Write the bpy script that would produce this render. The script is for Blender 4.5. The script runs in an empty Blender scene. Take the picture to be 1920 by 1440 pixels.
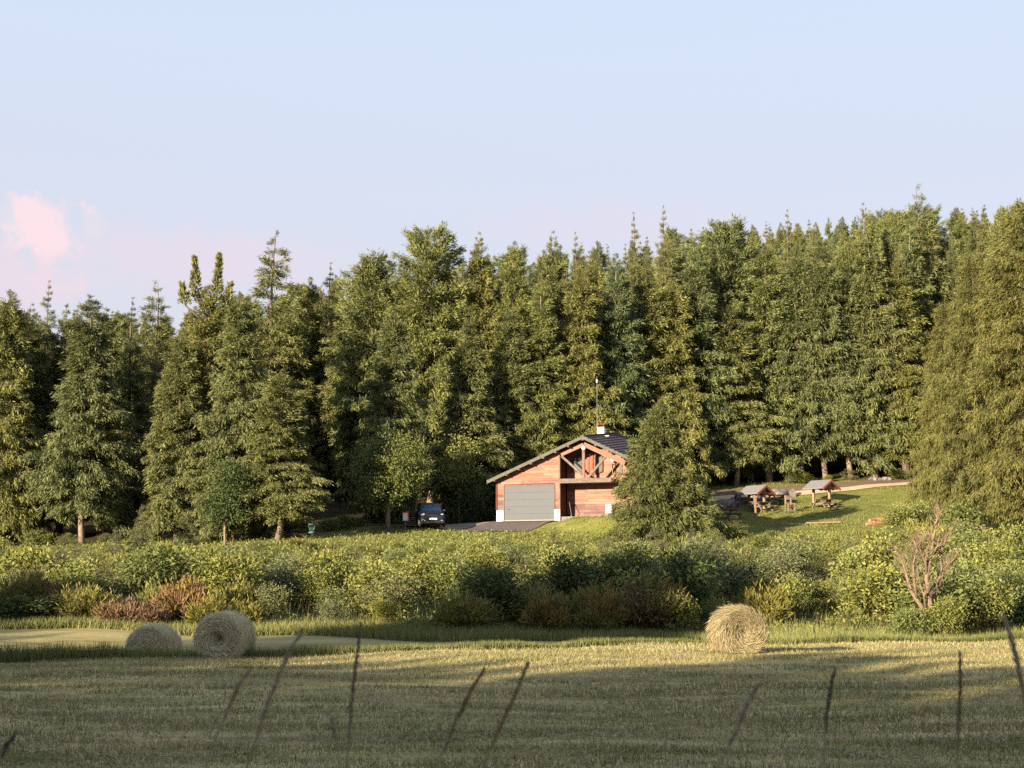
import bpy, bmesh, math, random
import numpy as np
from mathutils import Vector, Matrix

scene = bpy.context.scene
COL = scene.collection
rad = math.radians

# ------------------------------------------------------------------ camera, sky, sun, exposure
CAM_Z = 1.6
FPX = 2770.0                      # focal length in photograph pixels (1920 wide)
PITCH = math.atan(362.0 / FPX)
cam_d = bpy.data.cameras.new('camera')
cam_d.sensor_width = 36.0
cam_d.lens = 36.0 * FPX / 1920.0
cam_d.clip_start = 0.1
cam_d.clip_end = 9000
cam_d.dof.use_dof = True
cam_d.dof.focus_distance = 95.0
cam_d.dof.aperture_fstop = 10.0
cam = bpy.data.objects.new('camera', cam_d)
cam.location = (0, 0, CAM_Z)
cam.rotation_euler = (math.pi / 2 + PITCH, 0, 0)
COL.objects.link(cam)
scene.camera = cam

SUN_EL, SUN_AZ = 12.3, 40.0       # sun low behind the camera, 40 degrees to its left
LH = Vector((-math.sin(rad(SUN_AZ)), -math.cos(rad(SUN_AZ)), 0))
LSUN = Vector((LH.x * math.cos(rad(SUN_EL)), LH.y * math.cos(rad(SUN_EL)), math.sin(rad(SUN_EL))))
sd = bpy.data.lights.new('sun', 'SUN')
sd.energy = 4.4
sd.angle = rad(0.53)
sd.color = (1.0, 0.82, 0.58)
sun = bpy.data.objects.new('sun', sd)
sun.rotation_euler = (-LSUN).to_track_quat('-Z', 'Y').to_euler()
sun.location = (-40, -40, 60)
COL.objects.link(sun)

world = bpy.data.worlds.new('World')
scene.world = world
world.use_nodes = True


def build_world():
    nt = world.node_tree
    nt.nodes.clear()
    N, L = nt.nodes.new, nt.links.new
    out = N('ShaderNodeOutputWorld')
    bg = N('ShaderNodeBackground')
    sky = N('ShaderNodeTexSky')
    sky.sky_type = 'NISHITA'
    sky.sun_disc = False
    sky.sun_elevation = rad(SUN_EL)
    sky.sun_rotation = rad(180 + SUN_AZ)
    sky.altitude = 900
    sky.air_density = 1.0
    sky.dust_density = 1.0
    sky.ozone_density = 1.0
    tc = N('ShaderNodeTexCoord')
    # thin high haze veil: lifts and pales the clear blue all round, pinker towards the horizon
    sep = N('ShaderNodeSeparateXYZ')
    L(tc.outputs['Generated'], sep.inputs[0])
    ramp = N('ShaderNodeValToRGB')
    e = ramp.color_ramp.elements
    e[0].position = 0.0; e[0].color = (2.92, 2.72, 3.05, 1)
    e[1].position = 1.0; e[1].color = (2.10, 2.45, 3.20, 1)
    m = e.new(0.12); m.color = (2.88, 2.72, 3.02, 1)
    m = e.new(0.20); m.color = (2.72, 2.78, 3.18, 1)
    m = e.new(0.36); m.color = (2.62, 2.98, 3.62, 1)
    m = e.new(0.60); m.color = (2.30, 2.70, 3.50, 1)
    L(sep.outputs['Z'], ramp.inputs[0])
    mixs = N('ShaderNodeMix'); mixs.data_type = 'RGBA'; mixs.inputs[0].default_value = 0.93
    L(sky.outputs[0], mixs.inputs[6]); L(ramp.outputs[0], mixs.inputs[7])
    # broad uneven veil + pink cumulus far off low on the left
    noise = N('ShaderNodeTexNoise'); noise.inputs['Scale'].default_value = 48; noise.inputs['Detail'].default_value = 9
    noise.inputs['Roughness'].default_value = 0.6
    L(tc.outputs['Generated'], noise.inputs['Vector'])

    def blob(px, py, rx, ry, edge, soft=1.0):
        d = pix_dir(px, py)
        az = math.atan2(d.x, d.y)
        vm = N('ShaderNodeVectorMath'); vm.operation = 'SUBTRACT'
        vm.inputs[1].default_value = d
        L(tc.outputs['Generated'], vm.inputs[0])
        mp = N('ShaderNodeMapping'); mp.vector_type = 'POINT'
        mp.inputs['Rotation'].default_value = (0, 0, az)
        mp.inputs['Scale'].default_value = (1, 1, 1)
        L(vm.outputs[0], mp.inputs[0])
        s2 = N('ShaderNodeVectorMath'); s2.operation = 'MULTIPLY'
        s2.inputs[1].default_value = (FPX / rx, 1.5, FPX / ry)
        L(mp.outputs[0], s2.inputs[0])
        ln = N('ShaderNodeVectorMath'); ln.operation = 'LENGTH'
        L(s2.outputs[0], ln.inputs[0])
        a = N('ShaderNodeMath'); a.operation = 'MULTIPLY_ADD'
        L(noise.outputs[0], a.inputs[0]); a.inputs[1].default_value = edge; a.inputs[2].default_value = -edge * 0.5
        b = N('ShaderNodeMath'); b.operation = 'ADD'
        L(ln.outputs['Value'], b.inputs[0]); L(a.outputs[0], b.inputs[1])
        r = N('ShaderNodeMapRange'); r.interpolation_type = 'SMOOTHSTEP'
        r.inputs['From Min'].default_value = 1.0 + 0.12 * soft; r.inputs['From Max'].default_value = 1.0 - 0.45 * soft
        L(b.outputs[0], r.inputs['Value'])
        return r.outputs[0]
    cur = mixs.outputs[2]
    for (px, py, rx, ry, edge, soft, strength, colr) in (
            (380, 490, 330, 70, 1.6, 1.6, 0.50, (3.35, 2.72, 3.12)),
            (1150, 425, 300, 55, 1.6, 1.6, 0.35, (3.2, 2.75, 3.15)),
            (40, 520, 125, 75, 2.6, 1.3, 0.60, (3.4, 2.72, 3.05)),
            (92, 455, 62, 80, 2.8, 1.5, 0.70, (3.55, 2.82, 3.08)),
            (78, 424, 68, 58, 2.6, 1.2, 0.9, (3.80, 2.98, 3.15)),
            (170, 425, 26, 26, 3.4, 1.2, 0.32, (3.6, 2.88, 3.12))):
        fac = blob(px, py, rx, ry, edge, soft)
        k = N('ShaderNodeMath'); k.operation = 'MULTIPLY'; k.inputs[1].default_value = strength
        L(fac, k.inputs[0])
        mx = N('ShaderNodeMix'); mx.data_type = 'RGBA'
        L(k.outputs[0], mx.inputs[0]); L(cur, mx.inputs[6]); mx.inputs[7].default_value = (*colr, 1)
        cur = mx.outputs[2]
    L(cur, bg.inputs['Color'])
    bg.inputs['Strength'].default_value = 0.066
    L(bg.outputs[0], out.inputs['Surface'])


def pix_dir(px, py):
    x, y = (px - 960) / FPX, (720 - py) / FPX
    ca, sa = math.cos(PITCH), math.sin(PITCH)
    return Vector((x, ca - y * sa, sa + y * ca)).normalized()


def at(px, py, Y):
    """world point seen at photograph pixel (px, py) at distance Y"""
    d = pix_dir(px, py)
    t = Y / d.y
    return Vector((d.x * t, Y, CAM_Z + d.z * t))


build_world()
scene.view_settings.view_transform = 'Standard'
scene.view_settings.look = 'None'
scene.view_settings.gamma = 1.0
scene.view_settings.use_curve_mapping = False
scene.view_settings.exposure = 2.0
scene.render.engine = 'CYCLES'
scene.cycles.max_bounces = 5
scene.cycles.diffuse_bounces = 3
scene.cycles.transmission_bounces = 4
scene.cycles.use_denoising = False

# ------------------------------------------------------------------ helpers
RNG = np.random.default_rng(7)
random.seed(7)


def tag(o, label=None, cat=None, group=None, kind=None):
    if label: o['label'] = label
    if cat: o['category'] = cat
    if group: o['group'] = group
    if kind: o['kind'] = kind
    return o


def empty(name, loc, rz=0.0):
    o = bpy.data.objects.new(name, None)
    o.empty_display_size = 0.3
    o.location = loc
    o.rotation_euler = (0, 0, rz)
    COL.objects.link(o)
    return o


def link(name, me, parent=None):
    o = bpy.data.objects.new(name, me)
    COL.objects.link(o)
    if parent is not None:
        o.parent = parent
    return o


def mesh_np(name, V, F, mat, tone=None, smooth=False):
    """mesh from numpy arrays; F has 3 or 4 columns"""
    me = bpy.data.meshes.new(name)
    V = np.ascontiguousarray(V, dtype=np.float32)
    F = np.ascontiguousarray(F, dtype=np.int32)
    n, k = F.shape
    me.vertices.add(len(V)); me.vertices.foreach_set('co', V.ravel())
    me.loops.add(n * k); me.loops.foreach_set('vertex_index', F.ravel())
    me.polygons.add(n)
    me.polygons.foreach_set('loop_start', np.arange(0, n * k, k, dtype=np.int32))
    me.polygons.foreach_set('loop_total', np.full(n, k, dtype=np.int32))
    if smooth:
        me.polygons.foreach_set('use_smooth', np.ones(n, dtype=bool))
    me.update(calc_edges=True)
    if tone is not None:
        a = me.attributes.new('tone', 'FLOAT', 'FACE')
        a.data.foreach_set('value', np.ascontiguousarray(tone, dtype=np.float32))
    me.materials.append(mat)
    return me


class MB:
    """collects boxes, beams, tubes, prisms; build() links them as ONE mesh object"""
    def __init__(self):
        self.v, self.f = [], []

    def add(self, vs, fs):
        b = len(self.v)
        self.v += [tuple(p) for p in vs]
        self.f += [tuple(i + b for i in f) for f in fs]
        return self

    def box(self, c, s, M=None):
        x, y, z = c; a, b, d = s[0] / 2, s[1] / 2, s[2] / 2
        vs = [Vector((x + i * a, y + j * b, z + k * d)) for i in (-1, 1) for j in (-1, 1) for k in (-1, 1)]
        if M is not None: vs = [M @ p for p in vs]
        return self.add(vs, [(0, 1, 3, 2), (4, 6, 7, 5), (0, 4, 5, 1), (2, 3, 7, 6), (0, 2, 6, 4), (1, 5, 7, 3)])

    def beam(self, p0, p1, w, h, up=(0, 0, 1)):
        p0, p1 = Vector(p0), Vector(p1)
        d = (p1 - p0).normalized()
        s = d.cross(Vector(up))
        if s.length < 1e-4: s = d.cross(Vector((0, 1, 0)))
        s.normalize(); u = s.cross(d)
        vs = [p + s * (i * w / 2) + u * (j * h / 2) for p in (p0, p1) for (i, j) in ((-1, -1), (1, -1), (1, 1), (-1, 1))]
        return self.add(vs, [(3, 2, 1, 0), (4, 5, 6, 7), (0, 1, 5, 4), (1, 2, 6, 5), (2, 3, 7, 6), (3, 0, 4, 7)])

    def tube(self, pts, radii, n=6, cap=True):
        pts = [Vector(p) for p in pts]
        b = len(self.v)
        for i, p in enumerate(pts):
            d = (pts[min(i + 1, len(pts) - 1)] - pts[max(i - 1, 0)]).normalized()
            s = d.cross(Vector((0.31, 0.2, 0.93)))
            if s.length < 1e-3: s = d.cross(Vector((1, 0, 0)))
            s.normalize(); u = s.cross(d)
            for k in range(n):
                a = 2 * math.pi * k / n
                self.v.append(tuple(p + (s * math.cos(a) + u * math.sin(a)) * radii[i]))
        for i in range(len(pts) - 1):
            for k in range(n):
                k2 = (k + 1) % n
                self.f.append((b + i * n + k, b + (i + 1) * n + k, b + (i + 1) * n + k2, b + i * n + k2))
        if cap:
            self.f.append(tuple(b + k for k in range(n)))
            e = b + (len(pts) - 1) * n
            self.f.append(tuple(e + n - 1 - k for k in range(n)))
        return self

    def prism(self, poly, d):
        """poly: list of 3-D points, extruded by vector d"""
        n = len(poly); d = Vector(d)
        vs = [Vector(p) for p in poly] + [Vector(p) + d for p in poly]
        fs = [tuple(range(n)), tuple(range(2 * n - 1, n - 1, -1))]
        fs += [(i, n + i, n + (i + 1) % n, (i + 1) % n) for i in range(n)]
        return self.add(vs, fs)

    def ball(self, c, r, n=10, m=7, sq=(1, 1, 1)):
        c = Vector(c); b = len(self.v)
        for i in range(m + 1):
            t = math.pi * i / m
            for k in range(n):
                a = 2 * math.pi * k / n
                self.v.append((c.x + r * sq[0] * math.sin(t) * math.cos(a), c.y + r * sq[1] * math.sin(t) * math.sin(a), c.z + r * sq[2] * math.cos(t)))
        for i in range(m):
            for k in range(n):
                k2 = (k + 1) % n
                self.f.append((b + i * n + k, b + (i + 1) * n + k, b + (i + 1) * n + k2, b + i * n + k2))
        return self

    def mesh(self, name, mat, smooth=False):
        me = bpy.data.meshes.new(name)
        me.from_pydata(self.v, [], self.f)
        bm = bmesh.new(); bm.from_mesh(me)
        bmesh.ops.recalc_face_normals(bm, faces=bm.faces)
        bm.to_mesh(me); bm.free()
        me.materials.append(mat)
        if smooth:
            me.polygons.foreach_set('use_smooth', [True] * len(me.polygons))
        return me

    def build(self, name, mat, parent=None, smooth=False):
        return link(name, self.mesh(name, mat, smooth), parent)


def mat_new(name):
    m = bpy.data.materials.new(name)
    m.use_nodes = True
    nt = m.node_tree
    b = nt.nodes['Principled BSDF']
    b.inputs['Specular IOR Level'].default_value = 0.25
    return m, nt, b


def simple(name, col, rough=0.7, var=0.25, scale=6.0, metal=0.0, bump=0.0, stretch=(1, 1, 1), objvar=0.0, spec=0.25):
    """plain surface with grain: noise varies value a little, object random shifts it"""
    m, nt, b = mat_new(name)
    N, L = nt.nodes.new, nt.links.new
    tc = N('ShaderNodeTexCoord'); mp = N('ShaderNodeMapping'); mp.inputs['Scale'].default_value = stretch
    no = N('ShaderNodeTexNoise'); no.inputs['Scale'].default_value = scale; no.inputs['Detail'].default_value = 6
    L(tc.outputs['Object'], mp.inputs[0]); L(mp.outputs[0], no.inputs['Vector'])
    r = N('ShaderNodeMapRange'); r.inputs['From Min'].default_value = 0.3; r.inputs['From Max'].default_value = 0.7
    r.inputs['To Min'].default_value = 1 - var; r.inputs['To Max'].default_value = 1 + var
    L(no.outputs[0], r.inputs['Value'])
    fac = r.outputs[0]
    if objvar:
        oi = N('ShaderNodeObjectInfo')
        r2 = N('ShaderNodeMapRange'); r2.inputs['To Min'].default_value = 1 - objvar; r2.inputs['To Max'].default_value = 1 + objvar
        L(oi.outputs['Random'], r2.inputs['Value'])
        mu = N('ShaderNodeMath'); mu.operation = 'MULTIPLY'
        L(fac, mu.inputs[0]); L(r2.outputs[0], mu.inputs[1]); fac = mu.outputs[0]
    vm = N('ShaderNodeVectorMath'); vm.operation = 'SCALE'; vm.inputs[0].default_value = col
    L(fac, vm.inputs['Scale'])
    L(vm.outputs[0], b.inputs['Base Color'])
    b.inputs['Roughness'].default_value = rough
    b.inputs['Metallic'].default_value = metal
    b.inputs['Specular IOR Level'].default_value = spec
    if bump:
        bp = N('ShaderNodeBump'); bp.inputs['Strength'].default_value = bump; bp.inputs['Distance'].default_value = 0.02
        L(no.outputs[0], bp.inputs['Height']); L(bp.outputs[0], b.inputs['Normal'])
    return m


def foliage(name, dark, light, objtint=(1, 1, 1), scale=0.8, trans=0.12, objamt=0.5):
    """leaf / needle colour: tone per leaf cluster, slow noise through the crown, one shift per plant"""
    m, nt, b = mat_new(name)
    N, L = nt.nodes.new, nt.links.new
    at_ = N('ShaderNodeAttribute'); at_.attribute_name = 'tone'
    tc = N('ShaderNodeTexCoord')
    no = N('ShaderNodeTexNoise'); no.inputs['Scale'].default_value = scale; no.inputs['Detail'].default_value = 3
    L(tc.outputs['Object'], no.inputs['Vector'])
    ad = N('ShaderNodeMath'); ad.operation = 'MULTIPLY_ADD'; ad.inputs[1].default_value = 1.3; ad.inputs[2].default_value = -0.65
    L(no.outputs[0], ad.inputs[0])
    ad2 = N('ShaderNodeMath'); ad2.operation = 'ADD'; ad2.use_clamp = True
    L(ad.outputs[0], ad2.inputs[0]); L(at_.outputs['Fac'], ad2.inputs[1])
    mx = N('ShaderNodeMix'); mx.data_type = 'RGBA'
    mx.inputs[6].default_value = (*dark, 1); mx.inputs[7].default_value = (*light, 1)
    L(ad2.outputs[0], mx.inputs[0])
    oi = N('ShaderNodeObjectInfo')
    rp = N('ShaderNodeValToRGB'); el = rp.color_ramp.elements
    el[0].color = (1 - 0.35 * objamt, 1 - 0.22 * objamt, 1 - 0.02 * objamt, 1)
    el[1].color = (1 + 0.28 * objamt, 1 + 0.14 * objamt, 1 - 0.25 * objamt, 1)
    e = el.new(0.5); e.color = (1, 1, 1, 1)
    L(oi.outputs['Random'], rp.inputs[0])
    ml = N('ShaderNodeMix'); ml.data_type = 'RGBA'; ml.blend_type = 'MULTIPLY'; ml.inputs[0].default_value = 1
    L(mx.outputs[2], ml.inputs[6]); L(rp.outputs[0], ml.inputs[7])
    ml2 = N('ShaderNodeMix'); ml2.data_type = 'RGBA'; ml2.blend_type = 'MULTIPLY'; ml2.inputs[0].default_value = 1
    ml2.inputs[7].default_value = (*objtint, 1)
    L(ml.outputs[2], ml2.inputs[6])
    L(ml2.outputs[2], b.inputs['Base Color'])
    b.inputs['Roughness'].default_value = 0.65
    b.inputs['Specular IOR Level'].default_value = 0.15
    tr = N('ShaderNodeBsdfTranslucent'); L(ml2.outputs[2], tr.inputs['Color'])
    ms = N('ShaderNodeMixShader'); ms.inputs[0].default_value = trans
    L(b.outputs[0], ms.inputs[1]); L(tr.outputs[0], ms.inputs[2])
    L(ms.outputs[0], nt.nodes['Material Output'].inputs['Surface'])
    return m


M = {}
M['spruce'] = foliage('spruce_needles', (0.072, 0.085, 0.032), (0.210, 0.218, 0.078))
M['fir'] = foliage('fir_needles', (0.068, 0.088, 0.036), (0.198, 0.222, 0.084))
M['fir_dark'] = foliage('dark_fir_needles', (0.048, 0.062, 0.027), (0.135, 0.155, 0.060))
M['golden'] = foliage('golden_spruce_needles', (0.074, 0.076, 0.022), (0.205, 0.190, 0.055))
M['leaf'] = foliage('leaf_green', (0.078, 0.094, 0.026), (0.225, 0.240, 0.068), scale=1.5)
M['leaf_light'] = foliage('leaf_light', (0.082, 0.100, 0.029), (0.252, 0.268, 0.086), scale=1.5)
M['leaf_grey'] = foliage('leaf_grey', (0.085, 0.100, 0.045), (0.215, 0.225, 0.105), scale=1.5)
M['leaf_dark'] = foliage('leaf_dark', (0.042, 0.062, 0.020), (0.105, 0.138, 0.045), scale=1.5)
M['broom_green'] = foliage('broom_green', (0.070, 0.076, 0.022), (0.215, 0.200, 0.055), scale=2)
M['broom_brown'] = foliage('broom_brown', (0.055, 0.045, 0.022), (0.185, 0.130, 0.065), scale=2)
M['broom_red'] = foliage('broom_red', (0.080, 0.060, 0.034), (0.215, 0.130, 0.080), scale=2)
M['broom_orange'] = foliage('broom_orange', (0.080, 0.080, 0.026), (0.300, 0.185, 0.050), scale=2)
M['grass'] = foliage('grass_blades', (0.140, 0.146, 0.052), (0.350, 0.292, 0.145), scale=0.35, objamt=0.0)
M['grass_tall'] = foliage('tall_grass', (0.070, 0.090, 0.030), (0.215, 0.215, 0.075), scale=0.5, objamt=0.0)
M['hay_litter'] = foliage('hay_litter', (0.165, 0.142, 0.075), (0.320, 0.265, 0.152), scale=0.5, objamt=0.0, trans=0.1)
M['bark'] = simple('spruce_bark', (0.11, 0.078, 0.06), 0.9, 0.45, 5, stretch=(4, 4, 0.7), bump=0.6)
M['bark_pale'] = simple('pale_bark', (0.20, 0.155, 0.12), 0.9, 0.35, 6, stretch=(3, 3, 0.6), bump=0.5)
M['twig'] = simple('bare_twig', (0.14, 0.10, 0.065), 0.9, 0.3, 4)
M['deadwood'] = simple('bare_wood', (0.165, 0.118, 0.082), 0.85, 0.3, 8)
M['hay'] = simple('hay', (0.292, 0.237, 0.125), 0.9, 0.4, 14, bump=0.8)
M['straw'] = foliage('hay_straw', (0.20, 0.165, 0.09), (0.36, 0.305, 0.18), scale=2.0, objamt=0.0, trans=0.1)
M['hay_shade_lift'] = simple('shade_lifted_hay', (0.55, 0.49, 0.32), 0.9, 0.4, 14, bump=0.8)  # same hay as the sunlit bale, colour lightened to offset the shade
M['straw_shade_lift'] = foliage('shade_lifted_straw', (0.42, 0.38, 0.24), (0.62, 0.56, 0.37), scale=2.0, objamt=0.0, trans=0.1)  # straw colour lightened likewise for the bales standing in shade
M['plank'] = simple('red_larch_plank', (0.243, 0.121, 0.089), 0.75, 0.28, 3.0, stretch=(0.6, 8, 8), objvar=0.24)
M['plank_old'] = simple('weathered_plank', (0.138, 0.079, 0.072), 0.8, 0.3, 3.0, stretch=(0.6, 8, 8), objvar=0.2)
M['backing'] = simple('wall_backing', (0.11, 0.035, 0.025), 0.9, 0.2, 4)
M['greywood'] = simple('grey_wood', (0.130, 0.099, 0.089), 0.85, 0.25, 5, stretch=(1, 1, 1))
M['rake'] = simple('rake_board', (0.085, 0.083, 0.072), 0.8, 0.2, 5)
M['pinkwood'] = simple('beam_wood', (0.167, 0.102, 0.087), 0.8, 0.22, 5)
M['white'] = simple('white_render', (0.70, 0.70, 0.70), 0.8, 0.06, 8)
M['door_grey'] = simple('garage_grey', (0.053, 0.060, 0.073), 0.55, 0.05, 2)
M['roof'] = simple('roof_tile', (0.055, 0.048, 0.062), 0.6, 0.3, 7, objvar=0.15)
M['roof_grey'] = simple('grey_shingle', (0.15, 0.15, 0.16), 0.7, 0.18, 10)
M['dark_metal'] = simple('dark_metal', (0.06, 0.06, 0.06), 0.5, 0.1, 4, metal=0.6)
M['steel'] = simple('galvanised_steel', (0.07, 0.07, 0.07), 0.4, 0.1, 4, metal=0.7)
M['opal'] = simple('opal_globe', (0.85, 0.84, 0.80), 0.35, 0.02, 2)
M['redwood'] = simple('stained_red_wood', (0.22, 0.075, 0.05), 0.75, 0.25, 6)
M['yellowwood'] = simple('fresh_wood', (0.225, 0.158, 0.090), 0.75, 0.2, 6)
M['oldwood'] = simple('old_table_wood', (0.135, 0.108, 0.090), 0.85, 0.3, 6)
M['log'] = simple('fresh_cut_log', (0.324, 0.171, 0.090), 0.75, 0.2, 5)
M['stone'] = simple('granite', (0.136, 0.119, 0.111), 0.9, 0.4, 3, bump=0.6, objvar=0.2)
M['asphalt'] = simple('asphalt', (0.092, 0.078, 0.074), 0.9, 0.15, 3)
M['concrete'] = simple('worn_gravel_drive', (0.200, 0.172, 0.136), 0.9, 0.25, 1.2)
M['track'] = simple('road_asphalt', (0.140, 0.095, 0.066), 0.9, 0.12, 1.5)
M['gravel'] = simple('pale_gravel', (0.425, 0.323, 0.221), 0.9, 0.2, 3)
M['paint'] = simple('car_paint', (0.008, 0.011, 0.018), 0.3, 0.02, 2, spec=0.35)
M['glass'] = simple('car_glass', (0.006, 0.016, 0.040), 0.12, 0.0, 2, spec=0.45)
M['pane'] = simple('window_glass', (0.085, 0.085, 0.075), 0.08, 0.1, 1, spec=0.7)
M['black'] = simple('black_plastic', (0.015, 0.015, 0.015), 0.6, 0.1, 4)
M['lamp'] = simple('headlamp', (0.62, 0.66, 0.70), 0.15, 0.03, 4, spec=0.8)
M['plate'] = simple('number_plate', (0.72, 0.72, 0.70), 0.5, 0.03, 4)
M['rim'] = simple('alloy_rim', (0.40, 0.41, 0.42), 0.35, 0.05, 4, metal=0.8)
M['red'] = simple('red_paint', (0.55, 0.09, 0.05), 0.6, 0.08, 4)
M['bluegreen'] = simple('blue_green_chain', (0.10, 0.19, 0.19), 0.5, 0.1, 4)
M['stalk'] = simple('dry_grass_stalk', (0.17, 0.15, 0.10), 0.9, 0.2, 30)
M['seed_pale'] = foliage('pale_grass_seed', (0.19, 0.165, 0.12), (0.42, 0.36, 0.26), scale=8, objamt=0.2, trans=0.2)
M['seed'] = foliage('grass_seed', (0.075, 0.063, 0.042), (0.24, 0.20, 0.145), scale=8, objamt=0.7, trans=0.2)

# ------------------------------------------------------------------ terrain
_py = np.array([-60, 0, 33.0, 34.6, 36.2, 38.5, 47, 56, 62, 75, 84, 92, 98, 103, 106, 112, 117, 123, 130, 140, 160, 200, 260, 330, 420, 900, 4000.])
_pz = np.array([0, 0, 0.0, -0.05, -0.5, -0.92, -0.95, -0.75, -0.2, 1.25, 2.45, 3.5, 4.25, 4.85, 5.3, 5.9, 6.75, 8.5, 9.8, 12.0, 16.5, 26, 36, 42, 44, 44, 44])
_ty = np.arange(-60, 900, 0.25)
_tz = np.interp(_ty, _py, _pz)
_k = np.exp(-0.5 * (np.arange(-12, 13) * 0.25 / 0.7) ** 2); _k /= _k.sum()
_tz = np.convolve(np.pad(_tz, 12, mode='edge'), _k, mode='valid')

# house frame: origin front-left corner, u along the facade, v into the house
HPHI = rad(22)
HO = at(932, 978, 106.0)
HU = Vector((math.cos(HPHI), -math.sin(HPHI), 0))
HV = Vector((math.sin(HPHI), math.cos(HPHI), 0))


def sstep(a, b, x):
    t = np.clip((x - a) / (b - a), 0, 1)
    return t * t * (3 - 2 * t)


def terrain(X, Y):
    X = np.asarray(X, float); Y = np.asarray(Y, float)
    w = 1 - sstep(45, 72, Y)
    Yp = Y - 0.47 * np.clip(X, -26, 26) * w
    z = np.interp(Yp, _ty, _tz)
    z = z + np.clip((Y - 108) / 60, 0, 1.6) * np.clip(X, -90, 90) * 0.055
    z = z - 0.05 * np.clip(-X - 14, 0, 20) * sstep(75, 95, Y) * (1 - sstep(108, 130, Y))
    z = z + 0.05 * np.sin(X * 0.31 + 1) * np.sin(Y * 0.23) + 0.03 * np.sin(X * 0.9 + Y * 0.5)
    z = z + 0.55 * (1 - sstep(3.0, 6.5, np.hypot(X, Y)))          # verge the photographer stands on
    # house pad and parking
    dx, dy = X - HO.x, Y - HO.y
    u = dx * HU.x + dy * HU.y; v = dx * HV.x + dy * HV.y
    m = (sstep(-13, -9, u) - sstep(4.9, 6.2, u)) * (sstep(-3.6, -0.6, v) - sstep(9, 12, v))
    padz = HO.z - 0.02 + np.clip(u, -12, 0) * 0.045 + np.clip(v, -5, 0) * 0.10
    z = z * (1 - m) + padz * m
    m2 = (sstep(4.7, 6.2, u) - sstep(13, 16, u)) * (sstep(-3.2, -1.0, v) - sstep(9, 12, v))
    z = z * (1 - m2) + (HO.z + 0.22) * m2
    return z


def tz(x, y):
    return float(terrain(x, y))


def edge_y(x):
    return np.interp(x, [-60, -24, -14, -8, 0, 8, 14, 30, 45], [103, 101, 99, 113, 116, 120, 125, 128, 122])


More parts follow.
